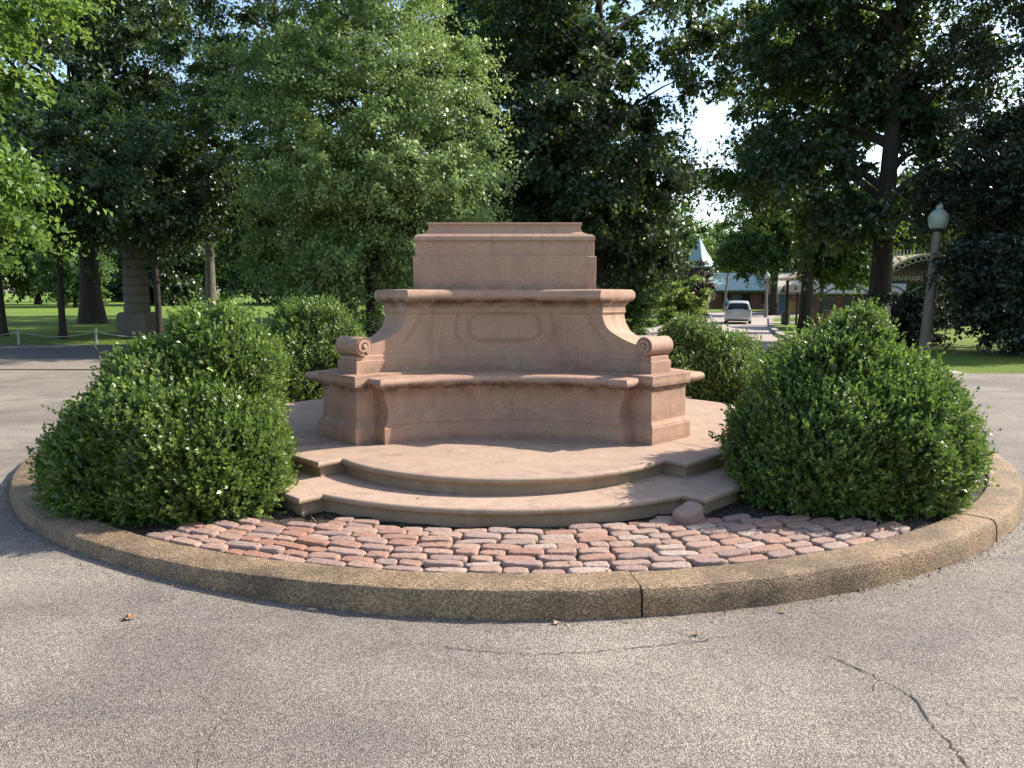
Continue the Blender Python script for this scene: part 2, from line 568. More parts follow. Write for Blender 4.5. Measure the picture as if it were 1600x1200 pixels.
def make_cobbles():
    rg = np.random.default_rng(11)
    mb = MB(); rnds = []
    r = IR - .235 - .055; row = 0
    while r > 3.02:
        wd = rg.uniform(.076, .09)
        s = R_(-33) + rg.uniform(0, .05)
        while s < R_(33):
            L = rg.choice([rg.uniform(.11, .15), rg.uniform(.16, .21), rg.uniform(.2, .25)], p=[.22, .48, .30])
            a = s + L / 2 / r; s += (L + rg.uniform(.004, .013)) / r
            x, y = ICX + r * math.sin(a), ICY - r * math.cos(a)
            x += .012 * math.sin(r * 23 + a * 9); y += .014 * math.sin(a * 17 + r * 11)
            deg = math.degrees(a)
            # keep clear of the step and of the soil under the bushes
            d1 = math.hypot(x, y + .77)
            if y > -.77 - math.sqrt(max(0, 2.235 ** 2 - x * x)) - .05 and abs(x) < 1.35: continue
            if abs(x) > 1.1 and y > -2.93 + .32 * 0 + (abs(x) - 1.1) * .10 and x < 0: continue
            if x > 1.1 and y > -2.78 - (x - 1.1) * .02: continue
            if x < -1.1 and (-x - 1.1) * .62 - (y + 3.25) * 1.0 < -.28: continue
            if math.hypot(x, y) < 2.9: continue
            V, F = cobble_shape(L, wd, rg.uniform(.028, .038), rg)
            rot = a + rg.uniform(-.06, .06)
            tx, ty = rg.uniform(-.06, .06), rg.uniform(-.07, .07)
            ca, sa = math.cos(rot), math.sin(rot)
            zc = .108 + .02 * math.exp(-((r - 3.85) / .35) ** 2) + rg.uniform(-.006, .006)
            V = [(x + vx * ca - vy * sa, y + vx * sa + vy * ca, zc + vz + vx * tx + vy * ty) for vx, vy, vz in V]
            mb.add(V, F)
            rnds += [float(np.clip(rg.beta(1.3, 1.3) + (-.15 if deg < -8 else .08), 0, 1))] * len(V)
        r -= wd + rg.uniform(.005, .011); row += 1
    o = mb.build('cobble_paving', M['cobble'], smooth=50)
    at_ = o.data.attributes.new('rnd', 'FLOAT', 'POINT'); at_.data.foreach_set('value', rnds)
    return tag(o, kind='structure')
make_cobbles()

# loose cobble lying against the steps
rg = np.random.default_rng(2)
V, F = cobble_shape(.20, .13, .075, rg)
lo = MB().add(V, F).build('loose_cobble', M['cobble'], smooth=60)
a_ = lo.data.attributes.new('rnd', 'FLOAT', 'POINT'); a_.data.foreach_set('value', [.62] * len(V))
lo.location = (1.19, -2.86, .16); lo.rotation_euler = (.15, -.3, .6)
tag(lo, 'loose rounded pink cobble tipped up against the lower stone step', 'cobblestone')

# ------------------------------------------------------------ monument
def rot4(pts):
    out = []
    for k in range(4):
        c, s = [(1, 0), (0, 1), (-1, 0), (0, -1)][k]
        out += [(x * c - y * s, x * s + y * c, z) for x, y, z in pts]
    return out
def bis(f, a, b, n=50):
    for _ in range(n):
        m = (a + b) / 2
        if f(m) > 0: b = m
        else: a = m
    return (a + b) / 2
def concave(cy, R, rend, z, n=36):
    A = bis(lambda a: (R * math.sin(a) - cy - R * math.cos(a)) / SQ2 - rend, 0, 1.4)
    return [(R * math.sin(a), cy + R * math.cos(a), z) for a in np.linspace(-A, A, n + 1)]
def convex(cy, R, hw, rend, z, n=48):
    A = bis(lambda a: hw - (-R * math.sin(a) - cy + R * math.cos(a)) / SQ2, 0, 1.5)
    arc = [(R * math.sin(a), cy - R * math.cos(a), z) for a in np.linspace(-A, A, n + 1)]
    tx, ty = (rend - hw) / SQ2, -(rend + hw) / SQ2
    return [(-tx, ty, z)] + arc + [(tx, ty, z)]
def spline(pts, n):
    P = np.array(pts, float); t = np.linspace(0, len(P) - 1, n); res = []
    for u in t:
        i = min(int(u), len(P) - 2); f = u - i
        p0, p1, p2, p3 = P[max(i - 1, 0)], P[i], P[i + 1], P[min(i + 2, len(P) - 1)]
        res.append(.5 * ((2 * p1) + (-p0 + p2) * f + (2 * p0 - 5 * p1 + 4 * p2 - p3) * f * f + (-p0 + 3 * p1 - 3 * p2 + p3) * f ** 3))
    return [tuple(r) for r in res]

mon = empty('stone_bench_monument')
tag(mon, 'pink stone bench monument with scrolled corners, curved seats and tall block on steps', 'monument')

def nose(z1, rad, und, deep):
    """(z, offset) of a step edge: riser, fillet, rounded nose, tread"""
    pr = [(z1 - .135, deep), (z1 - .062, deep), (z1 - .060, deep + .012), (z1 - .052, deep + .012), (z1 - .050, deep + .02)]
    for k in range(9):
        a = -math.pi / 2 + math.pi * k / 8
        pr.append((z1 - rad + rad * math.sin(a), -rad + rad * math.cos(a)))
    return pr
def step_part(name, cy, R, hw, rend, z1):
    rings = []
    for z, o in nose(z1, .024, .05, -.045):
        rings.append(rot4(convex(cy, R + o, hw + o, rend + o, z)))
    for o in (-.08, -.5):
        rings.append(rot4(convex(cy, R + o, max(hw + o, .05), rend + o, z1)))
    mb = MB(); mb.loft(rings, True, True, False)
    return mb.build(name, M['stone_step'], mon, smooth=28)
step_part('lower_step', -.77, 2.20, .99, 2.87, .25)
step_part('platform', -1.18, 1.48, .60, 2.49, .37)

M['joint'] = simple('joint_mortar', (.15, .105, .08), .95, var=.3, scale=20)
for k in range(4):
    a = math.pi / 4 + k * math.pi / 2
    u, w = Vector((math.cos(a), math.sin(a), 0)), Vector((-math.sin(a), math.cos(a), 0))
    P0 = u * 1.95 - w * .03; P1 = u * 2.42 - w * .05
    mb = MB(); mb.loft([[P0 + w * .0035 + Vector((0, 0, z)), P1 + w * .0035 + Vector((0, 0, z)), P1 - w * .0035 + Vector((0, 0, z)), P0 - w * .0035 + Vector((0, 0, z))] for z in (.36, .3715)], True, True)
    mb.build('joint', M['joint'], mon)
# seats: one on each of the four sides
def seat_quadrant():
    base = MB(); slab = MB()
    def ring(R, rend, z):
        pts = concave(-2.875, R, rend, z, 40)
        x, y, _ = pts[-1]
        t = rend / SQ2
        return [(-t, -t, z)] + pts + [(t, -t, z)]
    prof = [(.36, 0, 1.772), (.498, 0, 1.772), (.506, .012, 1.762), (.515, .014, 1.758), (.53, .008, 1.748), (.56, .014, 1.736), (.60, .024, 1.722), (.65, .040, 1.716),
            (.70, .050, 1.722), (.75, .044, 1.742), (.79, .028, 1.762), (.812, .016, 1.774), (.818, .01, 1.775), (.83, .01, 1.775)]
    base.loft([ring(1.635 + o, r, z) for z, o, r in prof], False)
    pr = [(.818, .004, 1.778), (.8185, -.008, 1.79), (.826, -.010, 1.792), (.8265, -.018, 1.80)]
    for k in range(13):
        a = -math.pi / 2 + math.pi * k / 12
        pr.append((.866 + .0395 * math.sin(a), -.022 - .040 * math.cos(a), 1.804 + .040 * math.cos(a)))
    rings = [ring(1.635 + o, r, z) for z, o, r in pr]
    zt = pr[-1][0]
    rings.append(ring(1.70, 1.74, zt + .001)); rings.append(ring(1.95, 1.5, zt + .003)); rings.append(ring(2.24, 1.3, zt + .004))
    slab.loft(rings, False)
    return base.mesh('seat_base'), slab.mesh('seat')
b_me, s_me = seat_quadrant()
for k in range(4):
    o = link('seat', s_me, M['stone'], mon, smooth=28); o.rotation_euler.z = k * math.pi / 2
    o.location.x = (0, .11, 0, -.11)[k]
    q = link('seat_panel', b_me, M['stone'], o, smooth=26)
    q.location.y = (0, .11, 0, .11)[k]

def ped_rings(prof, rin=1.05):
    rings = []
    for z, hw, ro in prof:
        P = []
        for r, h in ((ro, -hw), (ro, hw), (rin, hw), (rin, -hw)):     # CCW seen from above
            P.append(((r - h * -1 * -1) / SQ2, -(r + h) / SQ2, z) if False else ((r + h) / SQ2, -(r - h) / SQ2, z))
        rings.append(P)
    return rings
ped_shaft = [(.50, .252, 1.925), (.80, .250, 1.92), (.806, .256, 1.927), (.812, .256, 1.927), (.82, .262, 1.933), (.838, .268, 1.94)]
ped_base = [(.36, .280, 1.957), (.505, .280, 1.957), (.51, .275, 1.952), (.522, .273, 1.950), (.538, .262, 1.937), (.555, .256, 1.929), (.556, .2, 1.85)]
ped_cap = [(.838, .2, 1.88), (.8385, .276, 1.948), (.922, .276, 1.948), (.926, .268, 1.94), (.927, .1, 1.8)]
for k in range(4):
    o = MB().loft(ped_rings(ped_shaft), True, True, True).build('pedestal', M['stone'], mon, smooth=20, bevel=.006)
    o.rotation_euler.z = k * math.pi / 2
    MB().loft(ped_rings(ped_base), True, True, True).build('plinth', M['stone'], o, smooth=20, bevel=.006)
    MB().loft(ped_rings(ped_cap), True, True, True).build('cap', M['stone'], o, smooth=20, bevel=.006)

# backrest: concave on every side, its corners swept down to the scrolls
WCY = -2.434
sweep = spline([(1.072, 1.80), (1.10, 1.785), (1.142, 1.75), (1.152, 1.70), (1.172, 1.61), (1.22, 1.49), (1.28, 1.392), (1.35, 1.350), (1.408, 1.335)], 34)
bw = [(.86, 1.584, 1.84), (1.026, 1.584, 1.84), (1.03, 1.588, 1.836), (1.031, 1.598, 1.826), (1.064, 1.599, 1.825), (1.068, 1.603, 1.82), (1.070, 1.612, 1.81)]
bw += [(z, 1.613, r) for z, r in sweep]
bw += [(1.412, 1.604, 1.346), (1.424, 1.602, 1.35), (1.428, 1.607, 1.343), (1.495, 1.606, 1.345)]
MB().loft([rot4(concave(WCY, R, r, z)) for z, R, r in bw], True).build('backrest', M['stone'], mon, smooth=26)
cn = [(1.478, -.005), (1.480, .012), (1.490, .016), (1.498, .03), (1.505, .036), (1.508, .05)]
for k in range(11):
    a = -math.pi / 2 + math.pi * k / 10
    cn.append((1.562 + .052 * math.sin(a), .045 + .05 * math.cos(a)))
cn += [(1.616, -.03), (1.620, -.25)]
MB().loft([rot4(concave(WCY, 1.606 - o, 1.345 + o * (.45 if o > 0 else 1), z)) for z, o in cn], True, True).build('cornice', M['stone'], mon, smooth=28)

# scrolls on the corners
def scroll_mesh():
    mb = MB()
    L, rr = .158, .079
    # cylinder along local X with softened ends
    prof = [(-L, rr - .004), (-L + .004, rr), (L - .004, rr), (L, rr - .004)]
    rings = []
    for x, r in prof:
        rings.append([(x, r * math.cos(a), r * math.sin(a)) for a in np.linspace(0, 2 * math.pi, 41)[:-1]])
    mb.loft(rings, True)
    for sx in (-1, 1):
        # sunk end and a spiral band standing in it
        ring_o = [(sx * L, (rr - .004) * math.cos(a), (rr - .004) * math.sin(a)) for a in np.linspace(0, 2 * math.pi, 41)[:-1]]
        ring_i = [(sx * (L - .014), (rr - .010) * math.cos(a), (rr - .010) * math.sin(a)) for a in np.linspace(0, 2 * math.pi, 41)[:-1]]
        rr_ = [ring_o, ring_i] if sx > 0 else [ring_i, ring_o]
        mb.loft(rr_, True, sx > 0, sx < 0)
        outer = []; inner = []
        n = 70
        for i in range(n + 1):
            t = i / n; a = -1.1 + t * 2 * math.pi * 1.55
            ro = (rr - .004) * (1 - t) ** .8 * 1.0 + .014 * t
            wd = .034 * (1 - t * .62)
            outer.append((ro * math.cos(a), ro * math.sin(a))); inner.append((max(ro - wd, .002) * math.cos(a), max(ro - wd, .002) * math.sin(a)))
        x1, x0 = sx * (L + .001), sx * (L - .014)
        rings = [[(x1, *o), (x1, *i_), (x0, *i_), (x0, *o)] for o, i_ in zip(outer, inner)]
        if sx < 0: rings = [list(reversed(r)) for r in rings]
        mb.loft(rings, True, True, True)
        bt = [(r * 1.0, z) for r, z in ((.018, 0), (.018, .02), (.010, .027), (.002, .028))]
        V = []; F = []
        for r, z in bt:
            for i in range(14):
                a = 2 * math.pi * i / 14
                V.append((sx * (L - .014 + z), r * math.cos(a), r * math.sin(a)))
        for j in range(3):
            for i in range(14): F.append((j * 14 + i, j * 14 + (i + 1) % 14, (j + 1) * 14 + (i + 1) % 14, (j + 1) * 14 + i))
        mb.add(V, F)
    return mb.mesh('scroll')
sm = scroll_mesh()
for k in range(4):
    o = link('scroll', sm, M['stone'], mon, smooth=30)
    a = -math.pi / 4 + k * math.pi / 2
    o.location = (1.772 * math.cos(a), 1.772 * math.sin(a), 1.149)
    o.rotation_euler.z = a + math.pi / 2

# carved panel lines on the four concave backs
def panel_mesh():
    mb = MB()
    Rw = 1.613
    def wpt(x, z, o=.0015):
        return (x * (Rw - o) / Rw, WCY + math.sqrt((Rw - o) ** 2 - x * x), z)
    def line(pts, r=.0032): mb.tube([wpt(*p) for p in pts], r, 6)
    zc, hh, hl = 1.29, .128, .20
    for ins in (0, .018):
        P = []
        for k in range(25):
            a = -math.pi / 2 + math.pi * k / 24; P.append((hl + (hh - ins) * math.cos(a) * 1.0, zc + (hh - ins) * math.sin(a)))
        for k in range(25):
            a = math.pi / 2 + math.pi * k / 24; P.append((-hl + (hh - ins) * math.cos(a), zc + (hh - ins) * math.sin(a)))
        P.append(P[0]); line(P)
    for s in (-1, 1):
        for ins in (0, .018):
            arc = [(s * (hl + (hh + .092 + ins) * math.cos(a)), zc + (hh + .092 + ins) * math.sin(a)) for a in np.linspace(-.62, .62, 15)]
            top = [(s * x, zc + hh - ins * .8) for x in np.linspace(hl + .2 + ins, .735 - ins, 10)]
            side = [(s * (.735 - ins + .10 * t ** 1.5 * 1.3), zc + hh - ins - (.245 - ins) * t) for t in np.linspace(0, 1, 10)]
            line(arc); line(top); line(side)
    return mb.mesh('panel_moulding')
pm = panel_mesh()
for k in range(4):
    o = link('panel_moulding', pm, M['stone'], mon, smooth=60); o.rotation_euler.z = k * math.pi / 2

# block on top
def sq(s, z, n=1): return rot4([(-s, -s, z), (s, -s, z)])[0::2]
def sqr(s, z): return [(-s, -s, z), (s, -s, z), (s, s, z), (-s, s, z)]
blk = MB().loft([sqr(.805, 1.60), sqr(.805, 1.902), sqr(.801, 1.906)], True, True).build('top_block', M['stone'], mon, smooth=25, bevel=.005)
MB().loft([sqr(.788, 1.9), sqr(.787, 2.037)], True).build('upper_course', M['stone'], blk, smooth=25, bevel=.005)
pr = [(.70, 2.036), (.790, 2.036), (.797, 2.044)]
for k in range(8):
    a = math.pi / 2 * k / 7
    pr.append((.757 + .040 * math.cos(a), 2.056 + .040 * math.sin(a)))
pr += [(.735, 2.098), (.733, 2.106), (.705, 2.112), (.694, 2.118), (.686, 2.132), (.679, 2.155), (.676, 2.178), (.676, 2.182), (.686, 2.186), (.688, 2.20), (.684, 2.206), (.5, 2.207)]
MB().loft([sqr(s, z) for s, z in pr], True, True).build('top_moulding', M['stone'], blk, smooth=25)

# ------------------------------------------------------------ foliage tools
def leaf_mesh(name, P, A, Nn, L, W, rnd, fold=.18):
    """P positions, A axis, Nn normal (n,3); L, W (n,); kite shaped leaves"""
    A = A / np.linalg.norm(A, axis=1, keepdims=True)
    S = np.cross(A, Nn); S /= (np.linalg.norm(S, axis=1, keepdims=True) + 1e-9)
    U = np.cross(S, A)
    L = L[:, None]; W = W[:, None]
    v0 = P
    v1 = P + A * L * .48 + S * W * .5 + U * W * fold
    v2 = P + A * L - U * L * .06
    v3 = P + A * L * .48 - S * W * .5 + U * W * fold
    V = np.stack([v0, v1, v2, v3], 1).reshape(-1, 3)
    F = np.arange(len(V), dtype=np.int32).reshape(-1, 4)
    me = np_mesh(name, V, F)
    a = me.attributes.new('rnd', 'FLOAT', 'POINT')
    a.data.foreach_set('value', np.repeat(np.clip(rnd, 0, 1), 4).astype(np.float32))
    return me
def unit(n, rg):
    v = rg.normal(size=(n, 3)); return v / np.linalg.norm(v, axis=1, keepdims=True)

# ------------------------------------------------------------ boxwood bushes
def fbm(D_, rg, k=26, f0=2.0, f1=9.0):
    """smooth random function on directions"""
    w = unit(k, rg) * rg.uniform(f0, f1, (k, 1)); ph = rg.uniform(0, 6.28, k)
    amp = 1 / np.linalg.norm(w, axis=1)
    return (np.sin(D_ @ w.T + ph) * amp).sum(1) / amp.sum() * 2.2

def bush(loc, lobes, nspr, seed, label, H):
    """lobes: (cx, cy, cz, rx, ry, rz)"""
    rg = np.random.default_rng(seed)
    root = empty('boxwood_bush', loc)
    tag(root, label, 'bush', 'boxwood bushes round the stone monument')
    lob = np.array(lobes)
    Ps = []; Ns = []; dep = []
    share = np.prod(lob[:, 3:], axis=1) ** (2 / 3); share /= share.sum()
    for i, lb in enumerate(lob):
        n = int(nspr * share[i] * 2.0)
        d = unit(n, rg)
        bump = 1 + .25 * fbm(d, np.random.default_rng(seed * 7 + i)) + .16 * fbm(d, np.random.default_rng(seed * 9 + i), 30, 7, 16)
        cl = fbm(d, np.random.default_rng(seed * 11 + i), 60, 20, 44)
        bump = bump + .055 * cl
        u = rg.random(n)
        fr = np.where(u < .72, 1 - rg.exponential(.05, n), rg.uniform(.6, 1, n))
        fr = fr + np.where(rg.random(n) < .09, rg.uniform(0, .11, n), 0)
        p = d * (bump * fr)[:, None] * lb[3:] + lb[:3]
        nr = d / lb[3:]; nr /= np.linalg.norm(nr, axis=1, keepdims=True)
        ok = (p[:, 2] > .02) & ((cl > -.45 + rg.normal(size=n) * .25) | (u > .72))
        for j, l2 in enumerate(lob):
            if j == i: continue
            q = (p - l2[:3]) / l2[3:]
            ok &= np.linalg.norm(q, axis=1) > .80
        Ps.append(p[ok]); Ns.append(nr[ok]); dep.append(fr[ok])
    P = np.concatenate(Ps); Nr = np.concatenate(Ns); dep = np.concatenate(dep)
    # each sprig: a short stem with pairs of leaves
    m = len(P)
    ax = Nr * .75 + np.array([0, 0, .62]) + rg.normal(size=(m, 3)) * .33
    ax /= np.linalg.norm(ax, axis=1, keepdims=True)
    ln = rg.uniform(.06, .13, m) * np.where(rg.random(m) < .035, rg.uniform(1.4, 2.1, m), 1)
    k = 10
    t = np.linspace(.0, 1, k)[None, :] + rg.uniform(-.04, .04, (m, k))
    pos = P[:, None, :] + ax[:, None, :] * (t * ln[:, None])[:, :, None]
    pos = pos.reshape(-1, 3)
    axr = np.repeat(ax, k, 0)
    side = unit(m * k, rg); side -= axr * (side * axr).sum(1, keepdims=True); side /= np.linalg.norm(side, axis=1, keepdims=True)
    tt = t.reshape(-1)
    la = side * (1.1 - .55 * tt[:, None]) + axr * (.45 + .5 * tt[:, None])
    nn = axr * .8 + Nr.repeat(k, 0) * .3 + rg.normal(size=la.shape) * .35
    big = rg.uniform(.85, 1.2, m).repeat(k)
    L = rg.uniform(.024, .038, m * k) * big; W = L * rg.uniform(.5, .66, m * k)
    r_s = np.clip(.33 + .2 * rg.normal(size=m) + .3 * (rg.random(m) < .12), 0, 1)
    rnd = np.repeat(r_s, k) + rg.normal(size=m * k) * .1 + (tt - .5) * .4
    me = leaf_mesh('foliage', pos, la, nn, L, W, rnd)
    link('foliage', me, M['boxwood'], root)
    mb = MB()
    for i in range(26):
        a = rg.uniform(0, 6.28); r1 = rg.uniform(.3, .85)
        lb = lob[rg.integers(len(lob))]
        e = Vector((lb[0] + math.cos(a) * lb[3] * r1 * .8, lb[1] + math.sin(a) * lb[4] * r1 * .8, lb[2] + lb[5] * rg.uniform(.0, .6)))
        s = Vector((rg.uniform(-.12, .12), rg.uniform(-.12, .12), -.06))
        mb.tube([s, s.lerp(e, .4) + Vector((0, 0, .05)), e], [.016, .011, .004], 5)
    mb.build('branches', M['twig'], root, smooth=60)
    return root

bush((-2.28, -2.20, .10), [(-.08, -.02, .36, .62, .66, .60), (.22, .12, .78, .34, .40, .54), (.26, -.16, .24, .54, .58, .54), (-.36, -.12, .20, .44, .50, .42), (-.14, .02, .66, .34, .40, .42)], 21000, 21,
     'near left boxwood with two humps, overhanging the left kerb in front of the monument', 1.4)
right_bush = bush((2.46, -2.18, .10), [(0, 0, .38, .68, .70, .72), (.06, .08, .86, .30, .34, .45), (.26, -.10, .30, .55, .60, .62), (-.24, -.10, .26, .56, .60, .58), (-.02, .06, .68, .52, .50, .50)], 21000, 22,
     'near right boxwood with one peaked top, casting its shadow on the steps and cobbles', 1.4)
bush((-2.50, 2.2, .11), [(0, 0, .38, .72, .72, .70), (.02, 0, .80, .46, .46, .56), (.3, -.1, .5, .5, .5, .6)], 10000, 23,
     'rear left boxwood with a domed top, behind the left scroll of the monument', 1.4)
bush((2.44, 2.15, .11), [(0, 0, .30, .70, .74, .66), (-.16, 0, .58, .42, .46, .46), (.2, -.1, .28, .66, .66, .56)], 10000, 24,
     'rear right boxwood, low and sloping down beside the road behind the monument', 1.3)

right_bush.scale = (.92, .94, 1)

# ------------------------------------------------------------ trees
def crown_mesh(lobes, nleaf, leafL, rc, seed, droop=.25, flat=.55, wl=.62):
    """lobes: (cx,cy,cz,rx,ry,rz,clusters). Returns mesh and cluster centres"""
    rg = np.random.default_rng(seed)
    C = []
    for cx, cy, cz, rx, ry, rz, nc in lobes:
        d = unit(nc, rg); fr = rg.random(nc) ** .42
        bm = 1 + .16 * fbm(d, rg, 20, 2, 7)
        C.append(d * (fr * bm)[:, None] * np.array([rx, ry, rz]) + np.array([cx, cy, cz]))
    C = np.concatenate(C)
    m = len(C)
    ctr = np.mean(C, 0)
    ns = 7                                    # leafy sprays per bough
    cr = rc * rg.uniform(.6, 1.35, m)
    oc = C - ctr; oc /= (np.linalg.norm(oc, axis=1, keepdims=True) + 1e-6)
    sdir = rg.normal(size=(m, ns, 3)); sdir[:, :, 2] *= flat
    sdir = sdir / np.linalg.norm(sdir, axis=2, keepdims=True) + oc[:, None, :] * .55
    sl = cr[:, None] * rg.uniform(.5, 1.25, (m, ns))
    q = max(1, nleaf // (m * ns))
    t = rg.random((m, ns, q)) ** .75
    P = C[:, None, None, :] + sdir[:, :, None, :] * (sl[:, :, None] * t)[..., None]
    P[..., 2] -= droop * sl[:, :, None] * t ** 2
    P = P + rg.normal(size=P.shape) * (cr * .13)[:, None, None, None] * np.array([1, 1, .7])
    P = P.reshape(-1, 3); k = ns * q
    n = len(P)
    up = np.array([0, 0, 1.0])
    outw = P - ctr; outw /= (np.linalg.norm(outw, axis=1, keepdims=True) + 1e-6)
    nn = up * .75 + outw * .65 + rg.normal(size=(n, 3)) * .42
    ax = rg.normal(size=(n, 3)) + outw * .5 + np.array([0, 0, -.45])
    L = leafL * rg.uniform(.6, 1.3, n); W = L * wl * rg.uniform(.75, 1.2, n)
    rnd = np.repeat(.42 + .2 * rg.normal(size=m), k) + .13 * rg.normal(size=n) + .25 * (t.reshape(-1) - .5)
    return leaf_mesh('crown', P, ax, nn, L, W, rnd), C

def trunk_mesh(H, r0, C, seed, lean=(0, 0), nlimb=26, low=.25, flare=1.6, fork=0):
    rg = np.random.default_rng(seed + 1000)
    mb = MB()
    n = 14; pts = []; rad = []
    ph = rg.uniform(0, 6.28, 2)
    for i in range(n + 1):
        t = i / n
        pts.append(Vector((lean[0] * t + .012 * H * math.sin(3 * t + ph[0]) * t, lean[1] * t + .012 * H * math.sin(4 * t + ph[1]) * t, H * t - .25 * (1 - t))))
        f = 1 + (flare - 1) * math.exp(-t * H / (r0 * 2.2))
        rad.append(r0 * f * (1 - .86 * t ** 1.1))
    mb.tube(pts, rad, 14)
    idx = rg.permutation(len(C))[:nlimb]
    for j in idx:
        c = Vector(C[j])
        hz = math.hypot(c.x - lean[0] * .5, c.y - lean[1] * .5)
        z0 = max(low * H, min(c.z - hz * rg.uniform(.25, .7), .9 * H))
        t = z0 / H; i = min(int(t * n), n - 1); f = t * n - i
        s = pts[i].lerp(pts[i + 1], f); rs = rad[i] * .5
        mid = s.lerp(c, .5) + Vector((rg.normal() * .06 * hz, rg.normal() * .06 * hz, .10 * hz))
        q1 = s.lerp(mid, .5) + Vector((0, 0, .03 * hz)); q2 = mid.lerp(c, .5) + Vector((0, 0, .02 * hz))
        mb.tube([s, q1, mid, q2, c], [rs, rs * .72, rs * .5, rs * .3, .012], 6)
    return mb

def tree(name, loc, label, lobes, nleaf, leafL, rc, H, r0, leafm, seed, lean=(0, 0), group=None, bark='bark', nlimb=26, low=.25, cat='tree', **kw):
    root = empty(name, loc)
    tag(root, label, cat, group)
    me, C = crown_mesh(lobes, nleaf, leafL, rc, seed, **kw)
    link('crown', me, M[leafm], root)
    trunk_mesh(H, r0, C, seed, lean, nlimb, low).build('trunk', M[bark], root, smooth=60)
    return root
def dup(src, loc, rz, sc, label):
    c = copy_tree(src); c.location = loc; c.rotation_euler = (0, 0, rz); c.scale = (sc, sc, sc); c['label'] = label
    return c

# near maple standing out of frame on the left
tree('maple_tree', at(-300, 14.5), 'sunlit maple reaching in from the left edge with large pale leaves',
     [(2.6, 0, 8.0, 3.2, 3.2, 2.4, 80), (2.0, -.6, 3.7, 2.3, 2.2, 1.3, 46), (-1, .5, 7, 3.4, 4, 4, 60)], 60000, .125, .8, 10.5, .24, 'leaf_maple', 31, wl=.8)
# park oak and its slim neighbours
tree('oak_tree', at(143, 38), 'huge oak with a thick flared trunk on the lawn left of the stone column',
     [(-.8, 0, 13, 6.6, 7.5, 8.0, 230), (-2, -3, 8, 5, 4, 3.2, 60)], 95000, .26, 1.4, 19, .46, 'leaf_dark', 32, nlimb=34, flat=.6)
slim = tree('slim_tree', at(95, 25.6), 'slim straight tree with a dark crown, between oak and left edge',
     [(0, 0, 5.4, 2.6, 2.6, 2.3, 90), (.3, 0, 4.4, 2.2, 2.2, 1.0, 34)], 32000, .15, .85, 7.4, .115, 'leaf_dark', 33, lean=(.15, 0), group='slim trees on the left lawn')
dup(slim, at(247, 24), 2.1, .97, 'slim dark tree rising just right of the banded stone column')
dup(slim, at(3, 27), 4.0, 1.02, 'slim dark tree at the left edge of the lawn behind the rope fence')
tree('pine_tree', at(330, 50), 'tall pine with a bare grey trunk behind the front left boxwood',
     [(0, 0, 13, 4.2, 4, 4.5, 90), (.5, 0, 8, 3.6, 3, 2.5, 40)], 50000, .24, 1.1, 17, .34, 'leaf_ever', 34, bark='bark_grey', wl=.35)
# bright tree left of the centre
tree('elm_tree', at(580, 22), 'broad bright green tree behind the monument with foliage almost to the ground',
     [(0, 0, 7.0, 3.5, 3.3, 4.2, 190), (.9, -.5, 4.6, 2.9, 2.8, 2.6, 110), (-1.0, 0, 3.3, 2.7, 2.6, 2.5, 90), (.4, 0, 11.2, 2.7, 2.5, 2.6, 70), (-1.6, -.4, 6.5, 2.0, 2, 1.8, 40), (-.9, -.3, 1.7, 1.6, 1.4, 1.2, 24)],
     170000, .105, .72, 12.5, .17, 'leaf_bright', 35, nlimb=40, low=.12)
tree('linden_tree', at(450, 29), 'shaded tall tree behind the left side of the bright elm',
     [(0, 0, 11, 4.2, 4, 5.2, 150), (.4, 0, 5.2, 3.4, 3, 2.6, 70)], 62000, .16, 1.0, 15, .2, 'leaf_dark', 36)
# big dark trees behind the centre
tree('magnolia_tree', at(935, 36), 'large dark glossy leaved tree right behind the monument block',
     [(0, 0, 13, 6.2, 5.6, 8.0, 210), (.5, -.8, 6.8, 3.7, 4, 3.0, 66), (-2.2, 0, 8, 4.0, 4, 4.6, 80), (1.8, -.3, 4.2, 2.0, 1.8, 1.4, 20)], 105000, .25, 1.15, 20, .4, 'leaf_dark', 37, nlimb=36)
tree('beech_tree', at(775, 46), 'tall dark tree in shade between the bright elm and the glossy tree',
     [(0, 0, 15, 6.6, 6, 9.5, 200), (0, -.5, 6.0, 5.4, 4.6, 3.6, 80)], 75000, .32, 1.5, 24, .44, 'leaf_dark', 38)
# right-hand trees
tree('ash_tree', at(1374, 28), 'thick dark trunked tree behind the front right boxwood, forking high up',
     [(-1.6, 1.6, 11.8, 3.8, 3, 4.0, 84), (1.9, 1.2, 9.8, 2.5, 2.4, 2.6, 40), (-2.6, .8, 6.6, 2.0, 2.0, 1.9, 34), (-.3, 0, 15, 4, 3, 2.5, 50), (2.2, .4, 5.6, 1.6, 1.5, 1.2, 16), (.6, 1.0, 8.0, 2.0, 1.6, 1.6, 22), (-1.5, -.3, 4.5, 1.4, 1.2, .8, 16), (1.2, .5, 15.5, 4, 3, 2.5, 40), (-.5, .8, 12.5, 2.6, 2.5, 3.2, 36)], 78000, .23, .92, 16, .40, 'leaf_dark', 39, nlimb=40, low=.22)
tree('sweetgum_tree', at(1260, 40), 'straight dark trunked tree on the grass right of the far street lamp',
     [(0, .6, 13.5, 3.8, 4, 5.0, 110), (-1.8, 1.2, 8.6, 2.6, 2.4, 2.2, 44), (1.6, .6, 6.6, 2.2, 2.2, 1.5, 34), (1.7, .3, 4.5, 1.9, 1.6, 1.4, 26)], 64000, .25, 1.05, 17, .32, 'leaf_mid', 40, nlimb=36, low=.2)
